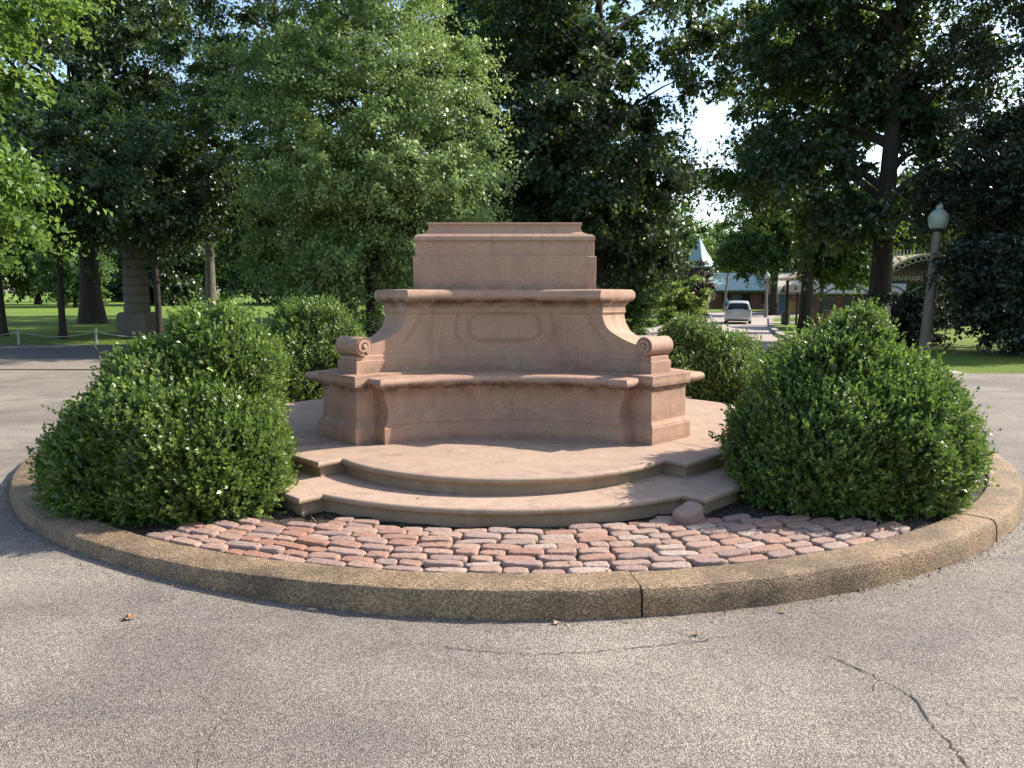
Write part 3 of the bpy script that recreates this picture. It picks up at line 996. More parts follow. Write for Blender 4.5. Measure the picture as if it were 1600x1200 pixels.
tree('sweetgum_tree', at(1209, 81), 'slimmer dark trunked tree just right of the far street lamp pole',
     [(0, 0, 9.5, 4.6, 4, 3.8, 90), (-2.6, 0, 6.5, 3.0, 3, 2.2, 40)], 36000, .32, 1.2, 13, .40, 'leaf_mid', 41, low=.2)
tree('holly_tree', at(1625, 21), 'dense dark evergreen reaching the ground at the right edge beside the leaning lamp',
     [(0, 0, 3.6, 2.3, 2.3, 3.6, 170), (-.4, -.2, 1.9, 2.1, 1.9, 1.9, 80), (2.2, 0, 4.5, 2.6, 2.4, 4.2, 90)], 92000, .13, .62, 7, .2, 'leaf_ever', 42, low=.1)
tree('hemlock_tree', at(1650, 25), 'tall black green conifer filling the upper right corner',
     [(0, 0, 11, 3.2, 3.4, 8.0, 160), (-1.8, -.5, 5.6, 2.4, 2, 1.3, 34), (-3.4, -.5, 5.0, 1.6, 1.4, .8, 22), (-2.2, 0, 12, 2.6, 2.6, 4.5, 60)], 72000, .2, .95, 18, .3, 'leaf_ever', 43, wl=.35, droop=.5)
tree('purple_plum_tree', at(1088, 66), 'small purple leaved tree in front of the turret roof',
     [(0, 0, 2.5, 1.35, 1.4, 2.3, 60)], 12000, .2, .55, 4.4, .12, 'leaf_purple', 44)
tree('dogwood_tree', at(1060, 55), 'low light green tree on the verge left of the purple tree',
     [(0, 0, 1.8, 1.9, 2, 1.8, 70)], 13000, .19, .55, 3.3, .1, 'leaf_lime', 45)
tree('viburnum_shrub', at(990, 36), 'dark green shrub on the road verge just right of the monument cornice',
     [(0, 0, 1.2, 1.0, 1.0, 1.3, 50)], 11000, .13, .5, 2.2, .06, 'leaf_mid', 46, cat='shrub', low=.05)

tree('yew_shrub', at(1425, 25), 'low dark shrub under the pavilion, between thick trunk and leaning lamp',
     [(0, 0, .7, 1.5, 1.0, .95, 60), (-1.0, .2, .5, 1.0, .9, .7, 30)], 16000, .11, .42, 1.3, .05, 'leaf_ever', 47, cat='shrub', low=.05)
# far trees closing the park behind
far_a = tree('park_tree', at(60, 92), 'far park tree beyond the left lawn, close to the left edge',
     [(0, 0, 8, 5.5, 5, 5.5, 120), (0, 0, 4, 4.6, 4, 2.6, 40)], 34000, .42, 1.7, 13, .32, 'leaf_mid', 51, group='far trees closing the park')
far_b = tree('park_tree', at(262, 86), 'far dark tree on the lawn just right of the stone column',
     [(0, 0, 7, 4.6, 5, 6.5, 120), (0, 0, 2.6, 4.0, 4, 2.2, 40)], 34000, .42, 1.5, 13, .34, 'leaf_dark', 52, group='far trees closing the park')
spots = [(-60, 84, 'a', 1.1, 'far park tree half cut by the left edge of the view'), (190, 118, 'b', 1.15, 'far park tree seen behind the stone column'),
         (350, 120, 'a', 1.3, 'far park tree seen between pine trunk and bright elm'), (455, 96, 'b', 1.3, 'far park tree behind the linden'),
         (590, 100, 'a', 1.5, 'far park tree hidden behind the bright elm'), (720, 95, 'b', 1.5, 'far park tree behind the shaded beech'),
         (850, 105, 'a', 1.5, 'far park tree behind the monument block'), (985, 100, 'b', 1.2, 'far dark tree behind the glossy tree, left of the turret'),
         (1040, 135, 'a', 1.25, 'far tree behind the turret roof on its left'), (1122, 150, 'a', 1.15, 'far sunlit tree behind the turret roof, under the sky gap'),
         (1185, 128, 'b', 1.1, 'far tree above the far street lamp'), (1290, 118, 'a', 1.25, 'far tree behind the visitor building roof'),
         (1400, 100, 'b', 1.3, 'far tree behind the pavilion ridge'), (1500, 90, 'a', 1.4, 'far tree behind the leaning lamp'), (1600, 70, 'b', 1.3, 'far dark tree behind the evergreen at the right edge'),
         (118, 75, 'a', .55, 'small far lawn tree left of the oak trunk')]
for px, d, k, sc, lb in spots:
    dup(far_a if k == 'a' else far_b, at(px, d), (px * 1.7) % 6.28, sc, lb)

# ------------------------------------------------------------ things in the park
M['col_stone'] = simple('column_stone', (.14, .125, .105), .9, var=.3, scale=4, bump=.3)
M['lamp_pole'] = simple('lamp_pole_paint', (.20, .145, .115), .7, var=.2, scale=12)
M['iron'] = simple('black_iron', (.03, .03, .03), .55, var=.2)
def m_globe():
    m, nt, b = new_mat('lamp_glass'); h = N(nt)
    h.l(h.mix(h.noise(h.obj(), 5, 3), (.36, .42, .36), (.48, .53, .46)), b.inputs['Base Color'])
    b.inputs['Roughness'].default_value = .25
    b.inputs['Transmission Weight'].default_value = .25
    return m
M['globe'] = m_globe()

# banded stone column
c = empty('stone_column', at(214, 27))
tag(c, 'grey banded stone column on a square base standing on the left lawn', 'column')
mb = MB(); mb.loft([sqr(.50, -.1), sqr(.50, .72), sqr(.48, .76), sqr(.42, .82)], True, True); mb.build('base', M['col_stone'], c, smooth=25, bevel=.02)
prof = []
z = .80; r = .43
for k in range(7):
    hB = .305
    prof += [(r - .05, z), (r - .05, z + .025), (r - .012, z + .03), (r, z + .05), (r, z + hB - .025), (r - .012, z + hB - .006), (r - .05, z + hB)]
    z += hB; r -= .006
mb = MB(); mb.lathe(prof, n=40); mb.build('shaft', M['col_stone'], c, smooth=30)
mb = MB(); mb.lathe([(.34, z), (.36, z + .05), (.42, z + .09), (.42, z + .13), (.50, z + .17)], n=40)
mb.box((0, 0, z + .215), (1.2, 1.2, .09)); mb.box((0, 0, z + .29), (1.32, 1.32, .07)); mb.build('capital', M['col_stone'], c, smooth=30)

# rope fence
f = empty('rope_fence', at(90, 22.4))
tag(f, 'low rope fence on thin grey posts along the edge of the left lawn', 'fence')
base = Vector(at(90, 22.4)); tops = []
M['post'] = simple('post_metal', (.30, .30, .27), .6)
for px in (-220, -97, 25, 147, 270, 392):
    p = Vector(at(px, 22.4)) - base
    mb = MB(); mb.lathe([(.032, -.1), (.032, .40), (.045, .41), (.045, .43), (.02, .46)], tuple(p), 10); mb.build('post', M['post'], f, smooth=40)
    tops.append(p + Vector((0, 0, .38)))
for a, b in zip(tops[:-1], tops[1:]):
    pts = [a.lerp(b, t) - Vector((0, 0, .16 * 4 * t * (1 - t))) for t in np.linspace(0, 1, 11)]
    MB().tube(pts, .012, 6).build('rope', M['post'], f, smooth=60)

# street lamps
def lamp(loc, label, tilt=0.0, hgt=3.55, group='park street lamps'):
    o = empty('street_lamp', loc); o.rotation_euler = (0, tilt, 0)
    tag(o, label, 'street lamp', group)
    mb = MB(); mb.lathe([(.21, -.3), (.21, .05), (.175, .1), (.163, .3), (.158, .5), (.136, hgt * .55), (.113, hgt - .25), (.105, hgt - .06)], n=20); mb.build('pole', M['lamp_pole'], o, smooth=40)
    mb = MB(); mb.lathe([(.10, hgt - .08), (.10, hgt - .02), (.13, hgt), (.17, hgt + .02), (.18, hgt + .035)], n=20); mb.build('collar', M['iron'], o, smooth=30)
    g = []
    for r, z in ((.165, .03), (.20, .07), (.245, .17), (.268, .27), (.27, .36), (.25, .43), (.21, .475), (.195, .49), (.20, .505), (.17, .53), (.115, .58), (.09, .60)):
        g.append((r, hgt + z))
    mb = MB(); mb.lathe(g, n=28); gl = mb.build('globe', M['globe'], o, smooth=50)
    mb = MB(); mb.lathe([(.088, hgt + .60), (.098, hgt + .63), (.095, hgt + .66), (.06, hgt + .69), (.045, hgt + .72), (.052, hgt + .74), (.03, hgt + .77), (.004, hgt + .79)], n=18); mb.build('finial', M['globe'], gl, smooth=50)
    return o
lamp(at(1449, 22), 'near leaning street lamp with brown pole and frosted globe at the right', R_(2.4), 3.38)
l2 = lamp(at(1197, 74), 'far upright street lamp with pale globe, beside the road near the minivan', 0, 3.6)

# wooden pole, post, bin
M['wood'] = simple('weathered_wood', (.27, .2, .14), .9, var=.25, scale=6)
o = empty('wooden_pole', at(1131, 100)); o.rotation_euler = (0, R_(5), 0)
tag(o, 'thin leaning wooden pole on the verge behind the minivan', 'pole')
MB().lathe([(.16, -.3), (.15, 2), (.13, 4.6)], n=12).build('shaft', M['wood'], o, smooth=40)
MB().tube([(-.4, 0, 4.1), (.4, 0, 4.1)], .05, 8).build('crossbar', M['wood'], o)
o = empty('wooden_post', at(1387, 20))
tag(o, 'short tan wooden post behind the front right boxwood, below the thick trunk', 'post')
MB().lathe([(.075, -.1), (.075, 1.22), (.06, 1.27), (.01, 1.29)], n=12).build('shaft', M['wood'], o, smooth=30)
MB().box((0, -.078, 1.05), (.10, .012, .12)).build('plate', M['wood'], o)
o = empty('litter_bin', at(1228, 58))
tag(o, 'dark round litter bin standing on the grass by the path', 'bin')
MB().lathe([(.27, 0), (.31, .05), (.33, .78), (.35, .8), (.35, .86)], n=20).build('body', M['iron'], o, smooth=30)
MB().lathe([(.36, .86), (.36, .9), (.28, 1.0), (.13, 1.02), (.12, .99)], n=20).build('lid', M['iron'], o, smooth=30)

# notice shelter: posts and small roof
o = empty('notice_shelter', at(1245, 57))
tag(o, 'small dark wooden notice shelter on posts, between the bin and the dark trunk', 'shelter')
M['dark_wood'] = simple('dark_wood', (.05, .036, .026), .8)
for x in (-.75, 0, .75): MB().box((x, 0, 1.15), (.12, .12, 2.6)).build('post', M['dark_wood'], o, bevel=.01)
MB().box((-.37, 0, 1.3), (.62, .05, .9)).build('board', M['wood'], o)
MB().loft([[(-1.1, -.6, 2.35), (1.1, -.6, 2.35), (1.1, .6, 2.35), (-1.1, .6, 2.35)], [(-1.1, -.6, 2.41), (1.1, -.6, 2.41), (1.1, .6, 2.41), (-1.1, .6, 2.41)], [(-1.0, -.03, 2.95), (1.0, -.03, 2.95), (1.0, .03, 2.95), (-1.0, .03, 2.95)]], True, True, True).build('roof', M['dark_wood'], o)

# ------------------------------------------------------------ minivan
M['van'] = simple('silver_paint', (.55, .55, .55), .3, metal=.25, var=.03)
M['glass'] = simple('tinted_glass', (.03, .04, .05), .06, var=.1, spec=.8)
M['tail'] = simple('tail_lamp', (.35, .02, .015), .2, var=.1)
M['rubber'] = simple('rubber', (.02, .02, .02), .8)
M['trim'] = simple('dark_trim', (.035, .035, .035), .6)
M['plate_m'] = simple('plate_white', (.6, .6, .58), .5)
def minivan(loc, rz):
    o = empty('minivan', loc, rz)
    tag(o, 'silver minivan seen from behind, driving away on the road', 'car')
    # body sections along +Y (front); half outline (x, z) from sill to roof centre
    def sec(y, w, zb, belt, wr, zr):
        half = [(w * .90, zb), (w * .985, zb + .12), (w, zb + .42), (w * .985, belt - .04), (w * .965, belt), (wr + (w - wr) * .45, belt + (zr - belt) * .5), (wr, zr - .10), (wr * .88, zr - .025), (wr * .5, zr)]
        return [(x, y, z) for x, z in half] + [(-x, y, z) for x, z in reversed(half)]
    S = [sec(-2.50, .90, .36, .98, .80, 1.00), sec(-2.46, .96, .26, 1.0, .80, 1.12), sec(-2.30, .985, .24, 1.02, .74, 1.62), sec(-2.05, .99, .24, 1.03, .74, 1.73), sec(-1.0, 1.0, .24, 1.03, .76, 1.77),
         sec(.2, 1.0, .24, 1.02, .76, 1.74), sec(.9, 1.0, .24, 1.0, .72, 1.55), sec(1.55, .99, .24, .98, .80, 1.08), sec(2.1, .96, .26, .86, .80, .93), sec(2.42, .86, .30, .70, .75, .76)]
    mb = MB(); mb.loft(S, True, True, True); b = mb.build('body', M['van'], o, smooth=35)
    # rear window follows the tailgate slope
    def quad(name, P, mat, th=.012):
        a, b_, c_, d_ = [Vector(p) for p in P]
        n = (b_ - a).cross(d_ - a).normalized() * th
        mbq = MB(); mbq.loft([[a - n, b_ - n, c_ - n, d_ - n], [a + n, b_ + n, c_ + n, d_ + n]], True, True, True); return mbq.build(name, mat, o)
    quad('rear_window', [(-.77, -2.452, 1.10), (.77, -2.452, 1.10), (.66, -2.325, 1.56), (-.66, -2.325, 1.56)], M['glass'])
    for s in (-1, 1):
        quad('tail_light', [(s * .80, -2.488, .72), (s * .955, -2.44, .72), (s * .93, -2.42, 1.12), (s * .80, -2.455, 1.12)], M['tail'], .02)
        quad('side_window', [(s * .965, -2.1, 1.08), (s * .965, .5, 1.08), (s * .80, .35, 1.62), (s * .80, -2.0, 1.62)], M['glass'], .016)
        for y in (-1.55, 1.5):
            w = MB(); V = []
            rings = []
            for x, r in ((-.11, .27), (-.10, .33), (.10, .33), (.11, .27)):
                rings.append([(s * .88 + x, y + r * math.cos(a), .33 + r * math.sin(a)) for a in np.linspace(0, 2 * math.pi, 25)[:-1]])
            w.loft(rings, True, True, True); w.build('wheel', M['rubber'], o, smooth=40)
    MB().box((0, -2.50, .52), (1.78, .14, .24)).build('bumper', M['van'], o, bevel=.05)
    MB().box((0, -2.46, .30), (1.5, .1, .14)).build('bumper_trim', M['trim'], o, bevel=.02)
    MB().box((0, -2.505, .90), (.52, .03, .16)).build('number_plate', M['plate_m'], o)
    MB().box((0, -2.30, 1.70), (1.15, .16, .035)).build('spoiler', M['van'], o, bevel=.01)
    for s in (-1, 1): MB().tube([(s * .62, -1.9, 1.79), (s * .62, -.9, 1.82), (s * .62, .1, 1.77)], .02, 6).build('roof_rail', M['trim'], o)
    return o
minivan(at(1154, 61), R_(-17))

# ------------------------------------------------------------ person far off by the leaning pole
def person(loc, rz):
    o = empty('person', loc, rz)
    tag(o, 'person in a light blue top and dark trousers walking behind the leaning pole', 'person')
    def skin(name, verts, edges, rad, mat, parent, root=0):
        me = bpy.data.meshes.new(name); me.from_pydata(verts, edges, []); me.update()
        q = bpy.data.objects.new(name, me); COL.objects.link(q); me.materials.append(mat); q.parent = parent
        q.modifiers.new('skin', 'SKIN')
        for v, r in zip(me.skin_vertices[0].data, rad): v.radius = (r, r) if not isinstance(r, tuple) else r; v.use_root = False
        me.skin_vertices[0].data[root].use_root = True
        s = q.modifiers.new('sub', 'SUBSURF'); s.levels = 2; s.render_levels = 2
        return q
    sk = simple('skin_tone', (.36, .22, .16), .6); sh = simple('blue_shirt', (.12, .38, .55), .8); tr = simple('dark_trousers', (.03, .035, .05), .85); hr = simple('dark_hair', (.03, .02, .015), .8)
    V = [(0, 0, .95), (0, 0, 1.2), (0, 0, 1.42), (0, 0, 1.52), (0, .02, 1.62), (0, .02, 1.72),
         (-.19, 0, 1.40), (-.24, .03, 1.13), (-.25, .12, .90), (-.25, .15, .80), (.19, 0, 1.40), (.24, -.05, 1.13), (.25, .0, .90), (.25, .03, .80),
         (-.10, 0, .90), (-.11, .12, .50), (-.11, .16, .08), (-.11, .28, .04), (.10, 0, .90), (.11, -.04, .50), (.11, -.22, .10), (.11, -.12, .04)]
    E = [(0, 1), (1, 2), (2, 3), (3, 4), (4, 5), (2, 6), (6, 7), (7, 8), (8, 9), (2, 10), (10, 11), (11, 12), (12, 13), (0, 14), (14, 15), (15, 16), (16, 17), (0, 18), (18, 19), (19, 20), (20, 21)]
    Rr = [.13, .13, .13, .055, .095, .07, .06, .045, .035, .03, .06, .045, .035, .03, .085, .06, .042, .035, .085, .06, .042, .035]
    body = skin('body', V, E, Rr, sk, o)
    skin('shirt', [(0, 0, .92), (0, 0, 1.2), (0, 0, 1.40), (-.19, 0, 1.40), (-.235, .02, 1.16), (.19, 0, 1.40), (.235, -.04, 1.16)], [(0, 1), (1, 2), (2, 3), (3, 4), (2, 5), (5, 6)], [.16, .155, .15, .075, .062, .075, .062], sh, body)
    skin('trousers', [(0, 0, .95), (-.10, 0, .88), (-.11, .12, .50), (-.11, .155, .14), (.10, 0, .88), (.11, -.04, .50), (.11, -.2, .16)], [(0, 1), (1, 2), (2, 3), (0, 4), (4, 5), (5, 6)], [.15, .1, .078, .058, .1, .078, .058], tr, body)
    skin('hair', [(0, -.01, 1.66), (0, -.01, 1.745)], [(0, 1)], [.098, .085], hr, body)
person(at(1135, 97), R_(-60))

# ------------------------------------------------------------ buildings
def m_brick():
    m, nt, b = new_mat('brick_wall'); h = N(nt)
    x = h.n('ShaderNodeTexBrick', Scale=4.0)
    x.inputs['Color1'].default_value = (.27, .12, .075, 1); x.inputs['Color2'].default_value = (.20, .085, .055, 1); x.inputs['Mortar'].default_value = (.25, .2, .17, 1)
    h.l(h.obj(), x.inputs['Vector']); h.l(x.outputs[0], b.inputs['Base Color']); b.inputs['Roughness'].default_value = .9
    return m
M['brick'] = m_brick()
def m_seam(name, col, col2, sc, axis):
    m, nt, b = new_mat(name); h = N(nt)
    w = h.n('ShaderNodeTexWave', Scale=sc); w.bands_direction = axis
    h.l(h.obj(), w.inputs['Vector'])
    c = h.mix(h.ramp(w.outputs[1], [(.0, 1.), (.12, 0.)]), col, col2)
    c = h.mix(h.math('MULTIPLY', h.noise(h.obj(), 1.2, 5), .5), c, tuple(x * .7 for x in col))
    h.l(c, b.inputs['Base Color']); b.inputs['Roughness'].default_value = .6
    return m
M['copper'] = m_seam('copper_roof', (.34, .46, .43), (.2, .3, .29), .8, 'X')
M['tan_roof'] = m_seam('tan_roof', (.50, .37, .25), (.3, .2, .13), 1.2, 'X')
M['pale_roof'] = m_seam('pale_roof', (.62, .54, .44), (.42, .35, .27), 1.0, 'X')
M['green_wood'] = simple('green_trim', (.10, .17, .14), .7)
M['sage'] = simple('sage_panel', (.28, .33, .26), .8)
M['white_wood'] = simple('shaded_white_trim', (.36, .35, .31), .7)  # white paint darkened: the pavilion's shade is put into the colour
M['blue_door'] = simple('blue_door', (.05, .11, .15), .6)
M['dark_void'] = simple('dark_glass', (.02, .022, .024), .2)

def hip(mb, x0, x1, y0, y1, z0, z1, inset, ridge):
    """hip roof with eave thickness; inset: ridge ends; ridge half width"""
    ym = (y0 + y1) / 2
    mb.loft([[(x0, y0, z0), (x1, y0, z0), (x1, y1, z0), (x0, y1, z0)], [(x0, y0, z0 + .15), (x1, y0, z0 + .15), (x1, y1, z0 + .15), (x0, y1, z0 + .15)],
             [(x0 + inset, ym - ridge, z1), (x1 - inset, ym - ridge, z1), (x1 - inset, ym + ridge, z1), (x0 + inset, ym + ridge, z1)]], True, True, True)

# copper roofed house with a turret
hx, hy, hz_ = at(1150, 112)
o = empty('copper_roofed_house', (hx, hy, hz_)); tag(o, 'brick house with pale green copper roof and pointed turret at the road end', 'house')
mb = MB(); mb.box((0, 3.5, 1.2), (13, 6.6, 3.0)); mb.build('wall', M['brick'], o)
mb = MB(); hip(mb, -7.6, 7.6, -1.0, 8, 2.55, 5.2, 3.4, .15); mb.build('roof', M['copper'], o)
t = MB().lathe([(1.75, 2), (1.75, 6.0)], (-4.85, 3.0, 0), 8).build('turret', M['green_wood'], o)
for k in range(8):
    a = 2 * math.pi * k / 8 + math.pi / 8
    MB().box((-4.85 + 1.66 * math.cos(a), 3.0 + 1.66 * math.sin(a), 5.2), (.08, .8, .95), a).build('window', M['dark_void'], t)
MB().lathe([(3.1, 5.95), (3.15, 6.1), (2.2, 6.75), (1.2, 8.2), (.45, 9.6), (.06, 10.3), (.05, 10.9)], (-4.85, 3.0, 0), 8).build('turret_roof', M['copper'], o)
for x in (-4.5, -1.5, 1.5, 4.3):
    w = MB().box((x, .17, 1.35), (1.1, .1, 1.5)).build('window', M['dark_void'], o)
    MB().box((x, .12, .55), (1.3, .16, .1)).build('sill', M['white_wood'], w)
d = MB().box((0, .16, .95), (1.2, .12, 2.3)).build('door', M['green_wood'], o)
MB().box((0, -.7, 2.42), (15, .1, .22)).build('fascia', M['green_wood'], o)

# visitor building with a long pale roof and gabled end
vx, vy, vz = at(1290, 84)
o = empty('visitor_building', (vx, vy, vz), R_(-8)); tag(o, 'long low brick building with a pale sunlit roof and blue door on the right', 'building')
mb = MB(); mb.box((1.5, 3, 1.15), (12.5, 5.6, 2.7)); mb.build('wall', M['brick'], o)
mb = MB()
mb.loft([[(-5.2, -.5, 2.35), (-5.2, 3, 4.55), (-5.2, 6.5, 2.35), (-5.2, 6.5, 2.2), (-5.2, 3, 4.4), (-5.2, -.5, 2.2)], [(8.5, -.5, 2.35), (8.5, 3, 4.55), (8.5, 6.5, 2.35), (8.5, 6.5, 2.2), (8.5, 3, 4.4), (8.5, -.5, 2.2)]], True, True, True)
mb.build('roof', M['pale_roof'], o)
MB().loft([[(-4.8, .2, 2.3), (-4.8, 3, 4.3), (-4.8, 5.8, 2.3)], [(-4.6, .2, 2.3), (-4.6, 3, 4.3), (-4.6, 5.8, 2.3)]], True, True, True).build('gable', M['dark_wood'], o)
for s in (0, 1): MB().bar((-5.26, -.55 if s == 0 else 6.55, 2.2), (-5.26, 3, 4.5), .12, .25).build('bargeboard', M['dark_wood'], o)
MB().box((-4.3, .17, 1.0), (1.1, .12, 2.2)).build('door', M['blue_door'], o)
for x in (-1.9, .4, 2.7, 5.0):
    w = MB().box((x, .18, 1.25), (1.3, .1, 1.5)).build('window', M['dark_void'], o); MB().box((x, .14, .45), (1.5, .18, .1)).build('sill', M['white_wood'], w)
mb = MB()
for k in range(40): mb.box((-5 + k * .34, 3, 4.72), (.06, .06, .34))
mb.box((1.6, 3, 4.6), (13.6, .08, .06)); mb.build('ridge_cresting', M['green_wood'], o)

# pavilion with a curved gable, fretwork and lattice
qx, qy, qz = at(1395, 46)
o = empty('picnic_pavilion', (qx, qy, qz), R_(-6)); tag(o, 'open wooden pavilion with tan roof, curved fretwork gable and lattice behind the right trees', 'pavilion')
mb = MB(); hip(mb, -4.6, 6, -.4, 9, 3.05, 4.55, 2.6, .2); mb.build('roof', M['tan_roof'], o)
mb = MB(); top = []; W_ = 3.0
xs = np.linspace(-W_, W_, 25)
cur = lambda x: 3.15 + 1.35 * math.cos(x / W_ * math.pi / 2) ** 1.0 - .12
mb.loft([[(1.6 + x, -1.0, cur(x)) for x in xs] + [(1.6 + x, -1.0, cur(x) + .1) for x in reversed(xs)], [(1.6 + x, 3.5, cur(x)) for x in xs] + [(1.6 + x, 3.5, cur(x) + .1) for x in reversed(xs)]], True)
mb.loft([[(1.6 + x, -1.0, cur(x)), (1.6 + x, -1.0, cur(x) + .1), (1.6 + x, -.99, cur(x) + .1), (1.6 + x, -.99, cur(x))] for x in xs], True, True, True)
mb.build('curved_roof', M['tan_roof'], o)
mb = MB()
for k in range(20):
    x = -W_ + .25 + k * (2 * W_ - .5) / 19
    cxx, czz = 1.6 + x, cur(x) - .16
    pts = [(cxx + .135 * math.cos(a), -1.03, czz + .135 * math.sin(a)) for a in np.linspace(0, 2 * math.pi, 15)]
    mb.tube(pts, .024, 5)
mb.build('fretwork', M['white_wood'], o)
mb = MB(); mb.loft([[(1.6 + x, -.6, 2.95) for x in xs] + [(1.6 + x, -.6, max(cur(x) - .3, 2.96)) for x in reversed(xs)], [(1.6 + x, -.56, 2.95) for x in xs] + [(1.6 + x, -.56, max(cur(x) - .3, 2.96)) for x in reversed(xs)]], True)
mb.build('gable_panel', M['sage'], o)
mb = MB()
for k in range(34): 
    x = -2.6 + k * 5.2 / 33
    mb.box((1.6 + x, -.63, (2.95 + max(cur(x) - .3, 3.0)) / 2), (.035, .03, max(cur(x) - .3, 3.0) - 2.95))
for zz in (3.2, 3.45): mb.box((1.6, -.64, zz), (4.6 - (zz - 3) * 2, .03, .035))
mb.build('lattice', M['dark_wood'], o)
for x in (-4.2, -1.3, .7, 2.5, 4.5): MB().box((x, -.3, 1.5), (.17, .17, 3.1)).build('post', M['dark_wood'], o, bevel=.01)
for x in (-4.2, 4.5): MB().box((x, 8, 1.5), (.17, .17, 3.1)).build('post', M['dark_wood'], o, bevel=.01)
MB().box((.3, -.3, 2.85), (9.4, .15, .22)).build('beam', M['dark_wood'], o)
for a, b in ((-4.2, -1.3), (-1.3, .7), (.7, 2.5), (2.5, 4.5)):
    pts = [((a + b) / 2 + (b - a) / 2 * math.cos(t), -.3, 1.75 + .85 * math.sin(t)) for t in np.linspace(0, math.pi, 17)]
    MB().tube(pts, .06, 6).build('arch', M['green_wood'], o)
MB().box((.3, 2.0, .55), (9.0, .1, 1.1)).build('low_wall', M['brick'], o)
mb = MB()
for k in range(26): mb.box((-2.0 + k * .215, 4.3, 4.75), (.05, .05, .4))
mb.box((.7, 4.3, 4.62), (5.6, .08, .06)); mb.build('ridge_cresting', M['white_wood'], o)
mb = MB(); mb.box((.65, -.36, 3.02), (10.6, .06, .06))
for k in range(34): mb.box((-4.5 + k * .31, -.42, 2.98), (.14, .1, .12))
mb.build('dentils', M['white_wood'], o)

# ------------------------------------------------------------ road wear and litter
M['crack'] = simple('crack_tar', (.035, .03, .027), .95)
M['moss'] = simple('crack_moss', (.12, .12, .03), .95)
def crack(name, pts, w, seed):
    rg = np.random.default_rng(seed); P = []
    for k in range(len(pts) - 1):
        a, b = np.array(pts[k]), np.array(pts[k + 1]); n = max(2, int(np.linalg.norm(b - a) / .022))
        for j in range(n): P.append(a + (b - a) * j / n + rg.normal(size=2) * .006)
    P = np.array(P); V = []; F = []
    for k in range(len(P)):
        t = P[min(k + 1, len(P) - 1)] - P[max(k - 1, 0)]; t /= np.linalg.norm(t) + 1e-9
        nrm = np.array([-t[1], t[0]]); ww = w * rg.uniform(.15, 1.0) * (1 if 2 < k < len(P) - 3 else .2)
        zc = .0035 + float(gz(P[k][0], P[k][1]))
        V += [(*(P[k] + nrm * ww / 2), zc), (*(P[k] - nrm * ww / 2), zc)]
    F = [(2 * k, 2 * k + 2, 2 * k + 3, 2 * k + 1) for k in range(len(P) - 1)]
    me = bpy.data.meshes.new(name); me.from_pydata(V, [], F); me.update()
    return tag(link(name, me, M['crack']), kind='structure')
crack('road_crack', [(1.42, -4.36), (1.50, -4.46), (1.59, -4.60), (1.66, -4.77), (1.62, -4.93), (1.63, -5.05), (1.60, -5.25), (1.61, -5.6)], .010, 1)
crack('road_crack', [(1.66, -4.77), (1.76, -4.80), (1.82, -4.88), (1.93, -4.90)], .004, 5)
crack('road_crack', [(1.59, -4.60), (1.52, -4.70), (1.50, -4.79)], .004, 6)
crack('road_crack', [(-.30, -4.31), (-.1, -4.36), (.15, -4.40), (.4, -4.37), (.62, -4.33), (.9, -4.27), (1.05, -4.22)], .006, 2)
crack('road_crack', [(.80, -4.12), (.86, -4.20), (.95, -4.24), (1.05, -4.22), (1.2, -4.20)], .004, 7)
crack('road_crack', [(-1.2, -4.75), (-1.0, -4.95), (-1.02, -5.15), (-.9, -5.4)], .003, 8)
crack('road_crack', [(2.5, -3.6), (2.9, -3.75), (3.4, -3.72), (3.9, -3.9)], .008, 9)
# grit and soil crumbs gathered along the foot of the kerb
def grit():
    rg = np.random.default_rng(77); n = 5200
    a = rg.uniform(R_(-75), R_(80), n)
    r = IR + .012 + np.where(rg.random(n) < .8, rg.exponential(.035, n), rg.exponential(.22, n))
    s_ = rg.uniform(.0015, .0055, n) * np.where(rg.random(n) < .04, 2.4, 1)
    P = np.stack([ICX + r * np.sin(a), ICY - r * np.cos(a), gz(ICX + r * np.sin(a), ICY - r * np.cos(a))], 1)
    tet = np.array([[1, 0, -.2], [-.5, .87, -.2], [-.5, -.87, -.2], [0, 0, 1.1]])
    rot = rg.uniform(0, 6.28, n); c, s2 = np.cos(rot), np.sin(rot)
    T = np.stack([tet[None, :, 0] * c[:, None] - tet[None, :, 1] * s2[:, None], tet[None, :, 0] * s2[:, None] + tet[None, :, 1] * c[:, None], np.repeat(tet[None, :, 2], n, 0)], -1)
    T *= rg.uniform(.6, 1.4, (n, 4, 1))
    V = (P[:, None, :] + T * s_[:, None, None]).reshape(-1, 3)
    F = (np.arange(n)[:, None, None] * 4 + np.array([[0, 1, 3], [1, 2, 3], [2, 0, 3]])[None]).reshape(-1, 3)
    return tag(link('kerb_grit', np_mesh('kerb_grit', V, F), M['grit']), kind='stuff')
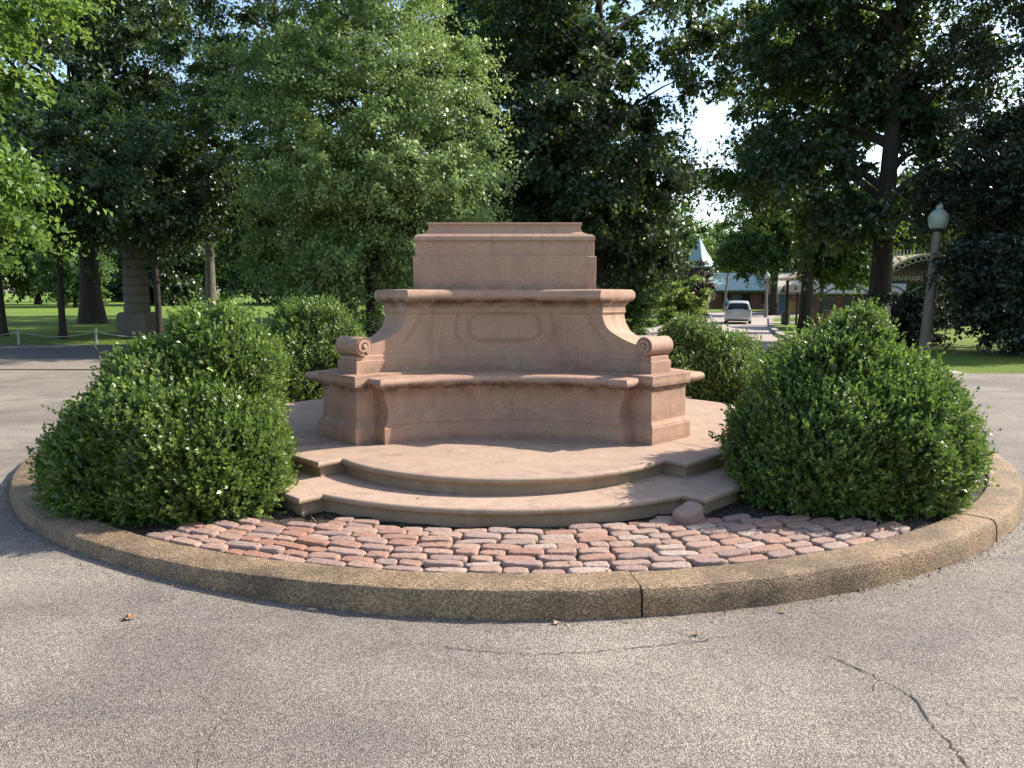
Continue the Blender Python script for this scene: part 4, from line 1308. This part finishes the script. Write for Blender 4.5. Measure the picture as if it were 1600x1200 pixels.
def bed_grit():
    rg = np.random.default_rng(78); n = 9000
    a = rg.uniform(R_(-48), R_(48), n); r = rg.uniform(2.9, IR - .25, n)
    s_ = rg.uniform(.002, .006, n) * np.where(rg.random(n) < .05, 2.2, 1)
    P = np.stack([ICX + r * np.sin(a), ICY - r * np.cos(a), np.full(n, .130)], 1)
    ok = P[:, 1] < -.77 - np.sqrt(np.maximum(0, 2.2 ** 2 - P[:, 0] ** 2)) - .02
    P = P[ok]; s_ = s_[ok]; n = len(P)
    V = (P[:, None, :] + rg.normal(size=(n, 4, 3)) * s_[:, None, None]).reshape(-1, 3)
    F = (np.arange(n)[:, None, None] * 4 + np.array([[0, 1, 3], [1, 2, 3], [2, 0, 3], [0, 2, 1]])[None]).reshape(-1, 3)
    return tag(link('soil_crumbs', np_mesh('soil_crumbs', V, F), M['grit']), kind='stuff')
M['grit'] = simple('grit', (.14, .10, .07), .95, var=.7, scale=40)
grit()
bed_grit()

def dry_leaf_mesh(seed):
    rg = np.random.default_rng(seed); V = []; n = 12
    for i in range(n):
        a = 2 * math.pi * i / n; r = (.03 if i % 2 else .017) * rg.uniform(.7, 1.2)
        V.append((r * math.cos(a) * 1.3, r * math.sin(a), .008 + rg.uniform(-.006, .012)))
    V.append((0, 0, .004)); F = [(i, (i + 1) % n, n) for i in range(n)]
    me = bpy.data.meshes.new('dry_leaf'); me.from_pydata(V, [], F); me.update(); return me
M['dry_leaf'] = simple('dry_leaf', (.30, .17, .08), .9, var=.4, scale=30)
M['pale_leaf'] = simple('pale_dry_leaf', (.42, .33, .2), .9, var=.3, scale=30)
lf = [(-1.76, -4.13, 'brown curled leaf alone on the road at the left', 'dry_leaf', 1.5),
      (.93, -4.20, 'red brown leaf on the road in front of the kerb joint', 'dry_leaf', 1.0),
      (.28, -4.08, 'pale crumpled leaf at the kerb foot left of the kerb joint', 'pale_leaf', 1.1),
      (1.42, -3.95, 'brown leaf against the kerb foot right of the kerb joint', 'dry_leaf', 1.0),
      (1.93, -3.66, 'pale leaf at the kerb foot under the right end of the cobbles', 'pale_leaf', 1.0),
      (-.93, -3.96, 'small pale leaf at the kerb foot left of the cobbles middle', 'pale_leaf', .9),
      (2.55, -3.33, 'pale leaf at the kerb foot below the right boxwood', 'pale_leaf', 1.0),
      (-.55, -2.72, 'tiny dry leaf lying on the lower stone step tread', 'pale_leaf', .6)]
for k, (x, y, lb, m_, sc) in enumerate(lf):
    z = .25 if 'step' in lb else 0.004 + float(gz(x, y))
    o = link('dry_leaf', dry_leaf_mesh(k), M[m_]); o.location = (x, y, z); o.scale = (sc * .62, sc * .62, sc * .62); o.rotation_euler = (0, 0, k * 1.3)
    tag(o, lb, 'leaf', 'dry leaves lying about')
